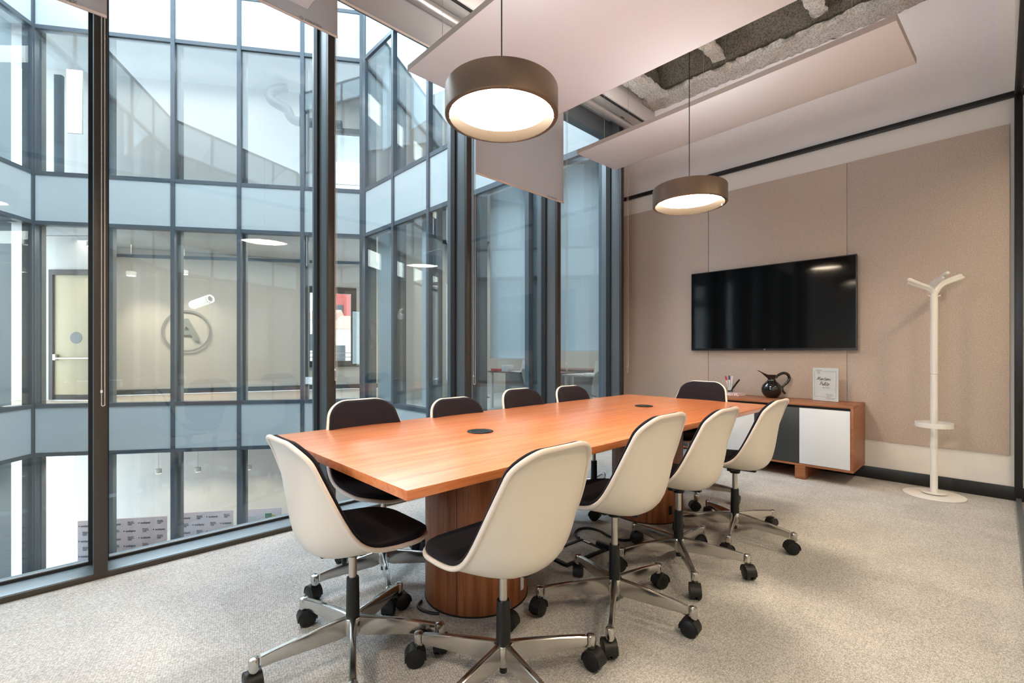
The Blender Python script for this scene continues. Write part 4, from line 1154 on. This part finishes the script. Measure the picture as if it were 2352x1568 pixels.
# left facade: light screens behind the glass
for k in range(5):
    f = (k + .5) / 5
    cx_, cy_ = -4.3 + 3.815 * f, 8.84 + 4.89 * f
    for z0, z1, fl in ((.05, 3.7, 'middle'), (4.85, 7.7, 'upper'), (-4.7, -1.1, 'lower')):
        t = box('left_blind', 'curtain', (-.42, .42, .22, .23, z0, z1), loc=(cx_, cy_, 0), rot=(0, 0, math.atan2(4.89, 3.815)))
        tag(t, 'pale blind in the far left courtyard facade, ' + fl + ' floor, ' + ('fifth', 'fourth', 'third', 'second', 'first')[k] + ' from the corner', 'blind', 'blinds behind the far left facade')
wallseg((-4.9, 9.3), (-.95, 14.36), -4.77, 8.9, 'room_grey', 'wall_left_room')
box('wall_left_far', 'room_grey', (-4.9, -4.8, 3.45, 9.3, -4.77, 8.9), kind='structure')
box('wall_own_upper', 'room_grey', (-4.4, 5.0, 2.9, 3.0, 4.75, 12.4), kind='structure')
box('wall_own_lower', 'room_grey', (-4.4, 5.0, 2.4, 2.5, -4.77, -.1), kind='structure')

# far outdoor view
gr = box('ground_far', 'slab', (-60, 90, 18, 110, -9.0, -8.8), kind='structure')
def bld(x, F, wpx, y0, y1, mt, roof, label, dep=6):
    t_ = (x - 1176) / FPX; c, s_ = math.cos(TH), math.sin(TH)
    p = Vector(((c + s_ * t_) * F, (s_ - c * t_) * F))
    w_ = wpx * F / FPX
    z1 = EYE + (YH - y0) * F / FPX
    t = empty('far_building', (p.x, p.y, -8.8), TH - R(90) + R(6)); tag(t, label, 'building')
    box('walls', mt, (-w_ / 2, w_ / 2, 0, dep, 0, z1 + 8.8), t)
    if roof: MB().add([(-w_ / 2 - .3, -.4, z1 + 8.8), (w_ / 2 + .3, -.4, z1 + 8.8), (w_ / 2 + .3, dep, z1 + 8.8), (-w_ / 2 - .3, dep, z1 + 8.8), (-w_ / 2 - .3, dep * .6, z1 + 10.0), (w_ / 2 + .3, dep * .6, z1 + 10.0)],
                      [(0, 1, 5, 4), (1, 2, 5), (2, 3, 4, 5), (3, 0, 4), (0, 3, 2, 1)]).build('roof', 'terracotta', t)
    nW = max(2, int(w_ / 2.2))
    for i in range(nW):
        x_ = -w_ / 2 + w_ * (i + .5) / nW
        box('window', 'dark_lacquer', (x_ - .35, x_ + .35, -.05, .02, z1 + 8.8 - 2.6, z1 + 8.8 - 1.2), t)
bld(765, 46, 60, 672, 800, 'brick_red', False, 'distant red-clad building seen through the opposite window')
bld(725, 40, 50, 735, 850, 'render_white', True, 'distant white building with tiled roof, left in the opposite window')
bld(800, 34, 70, 755, 860, 'render_cream', True, 'distant cream building low in the opposite window')

# ------------------------------------------------------------------ fill lights added for the neighbouring rooms and the corridor
q = l2(3.2, 1.5); q = l2(3.0, 1.0); area('opposite_room_fill', (q.x, q.y, 3.7), 6, 1.2, 130, (1, .92, .82), (0, 0, AANG))
q2 = l2(2.6, .40); area('opposite_lower_fill', (q2.x, q2.y, -1.25), 5.6, .25, 48, (1, .93, .84), (R(18), 0, AANG))
q = l2(3.0, .75); area('opposite_upper_fill', (q.x, q.y, 7.7), 6, .6, 60, (1, .93, .84), (0, 0, AANG))
area('office_fill', (7.4, 6.6, 3.7), 3, 4.5, 120, (1, .95, .88))
area('office_upper_fill', (7.4, 6.6, 7.7), 3, 4.5, 80, (1, .95, .9))
for k, (u, v) in enumerate(((4.0, -.95), (2.6, -.95), (1.2, -.95), (-.2, -.95))):  # downlights added out of view to brighten the room
    d = bpy.data.lights.new('corridor_fill_light', 'AREA'); d.shape = 'DISK'; d.size = .13; d.energy = 27; d.color = (1, .80, .56); d.spread = R(150)
    o = bpy.data.objects.new('corridor_fill_light', d); o.location = (u, v, 3.07); C.objects.link(o)
    t = MB().lathe([(.068, 3.072), (.085, 3.072), (.085, 3.095), (.068, 3.095)], 32, closed=True).build('added_downlight_ring', 'whitep', None, (u, v, 0))
    tag(t, 'added corridor downlight, out of view beyond the glass partition, ' + ('nearest the television wall', 'second from the television wall', 'third from the television wall', 'beside the camera')[k], 'lamp', 'added corridor downlights')
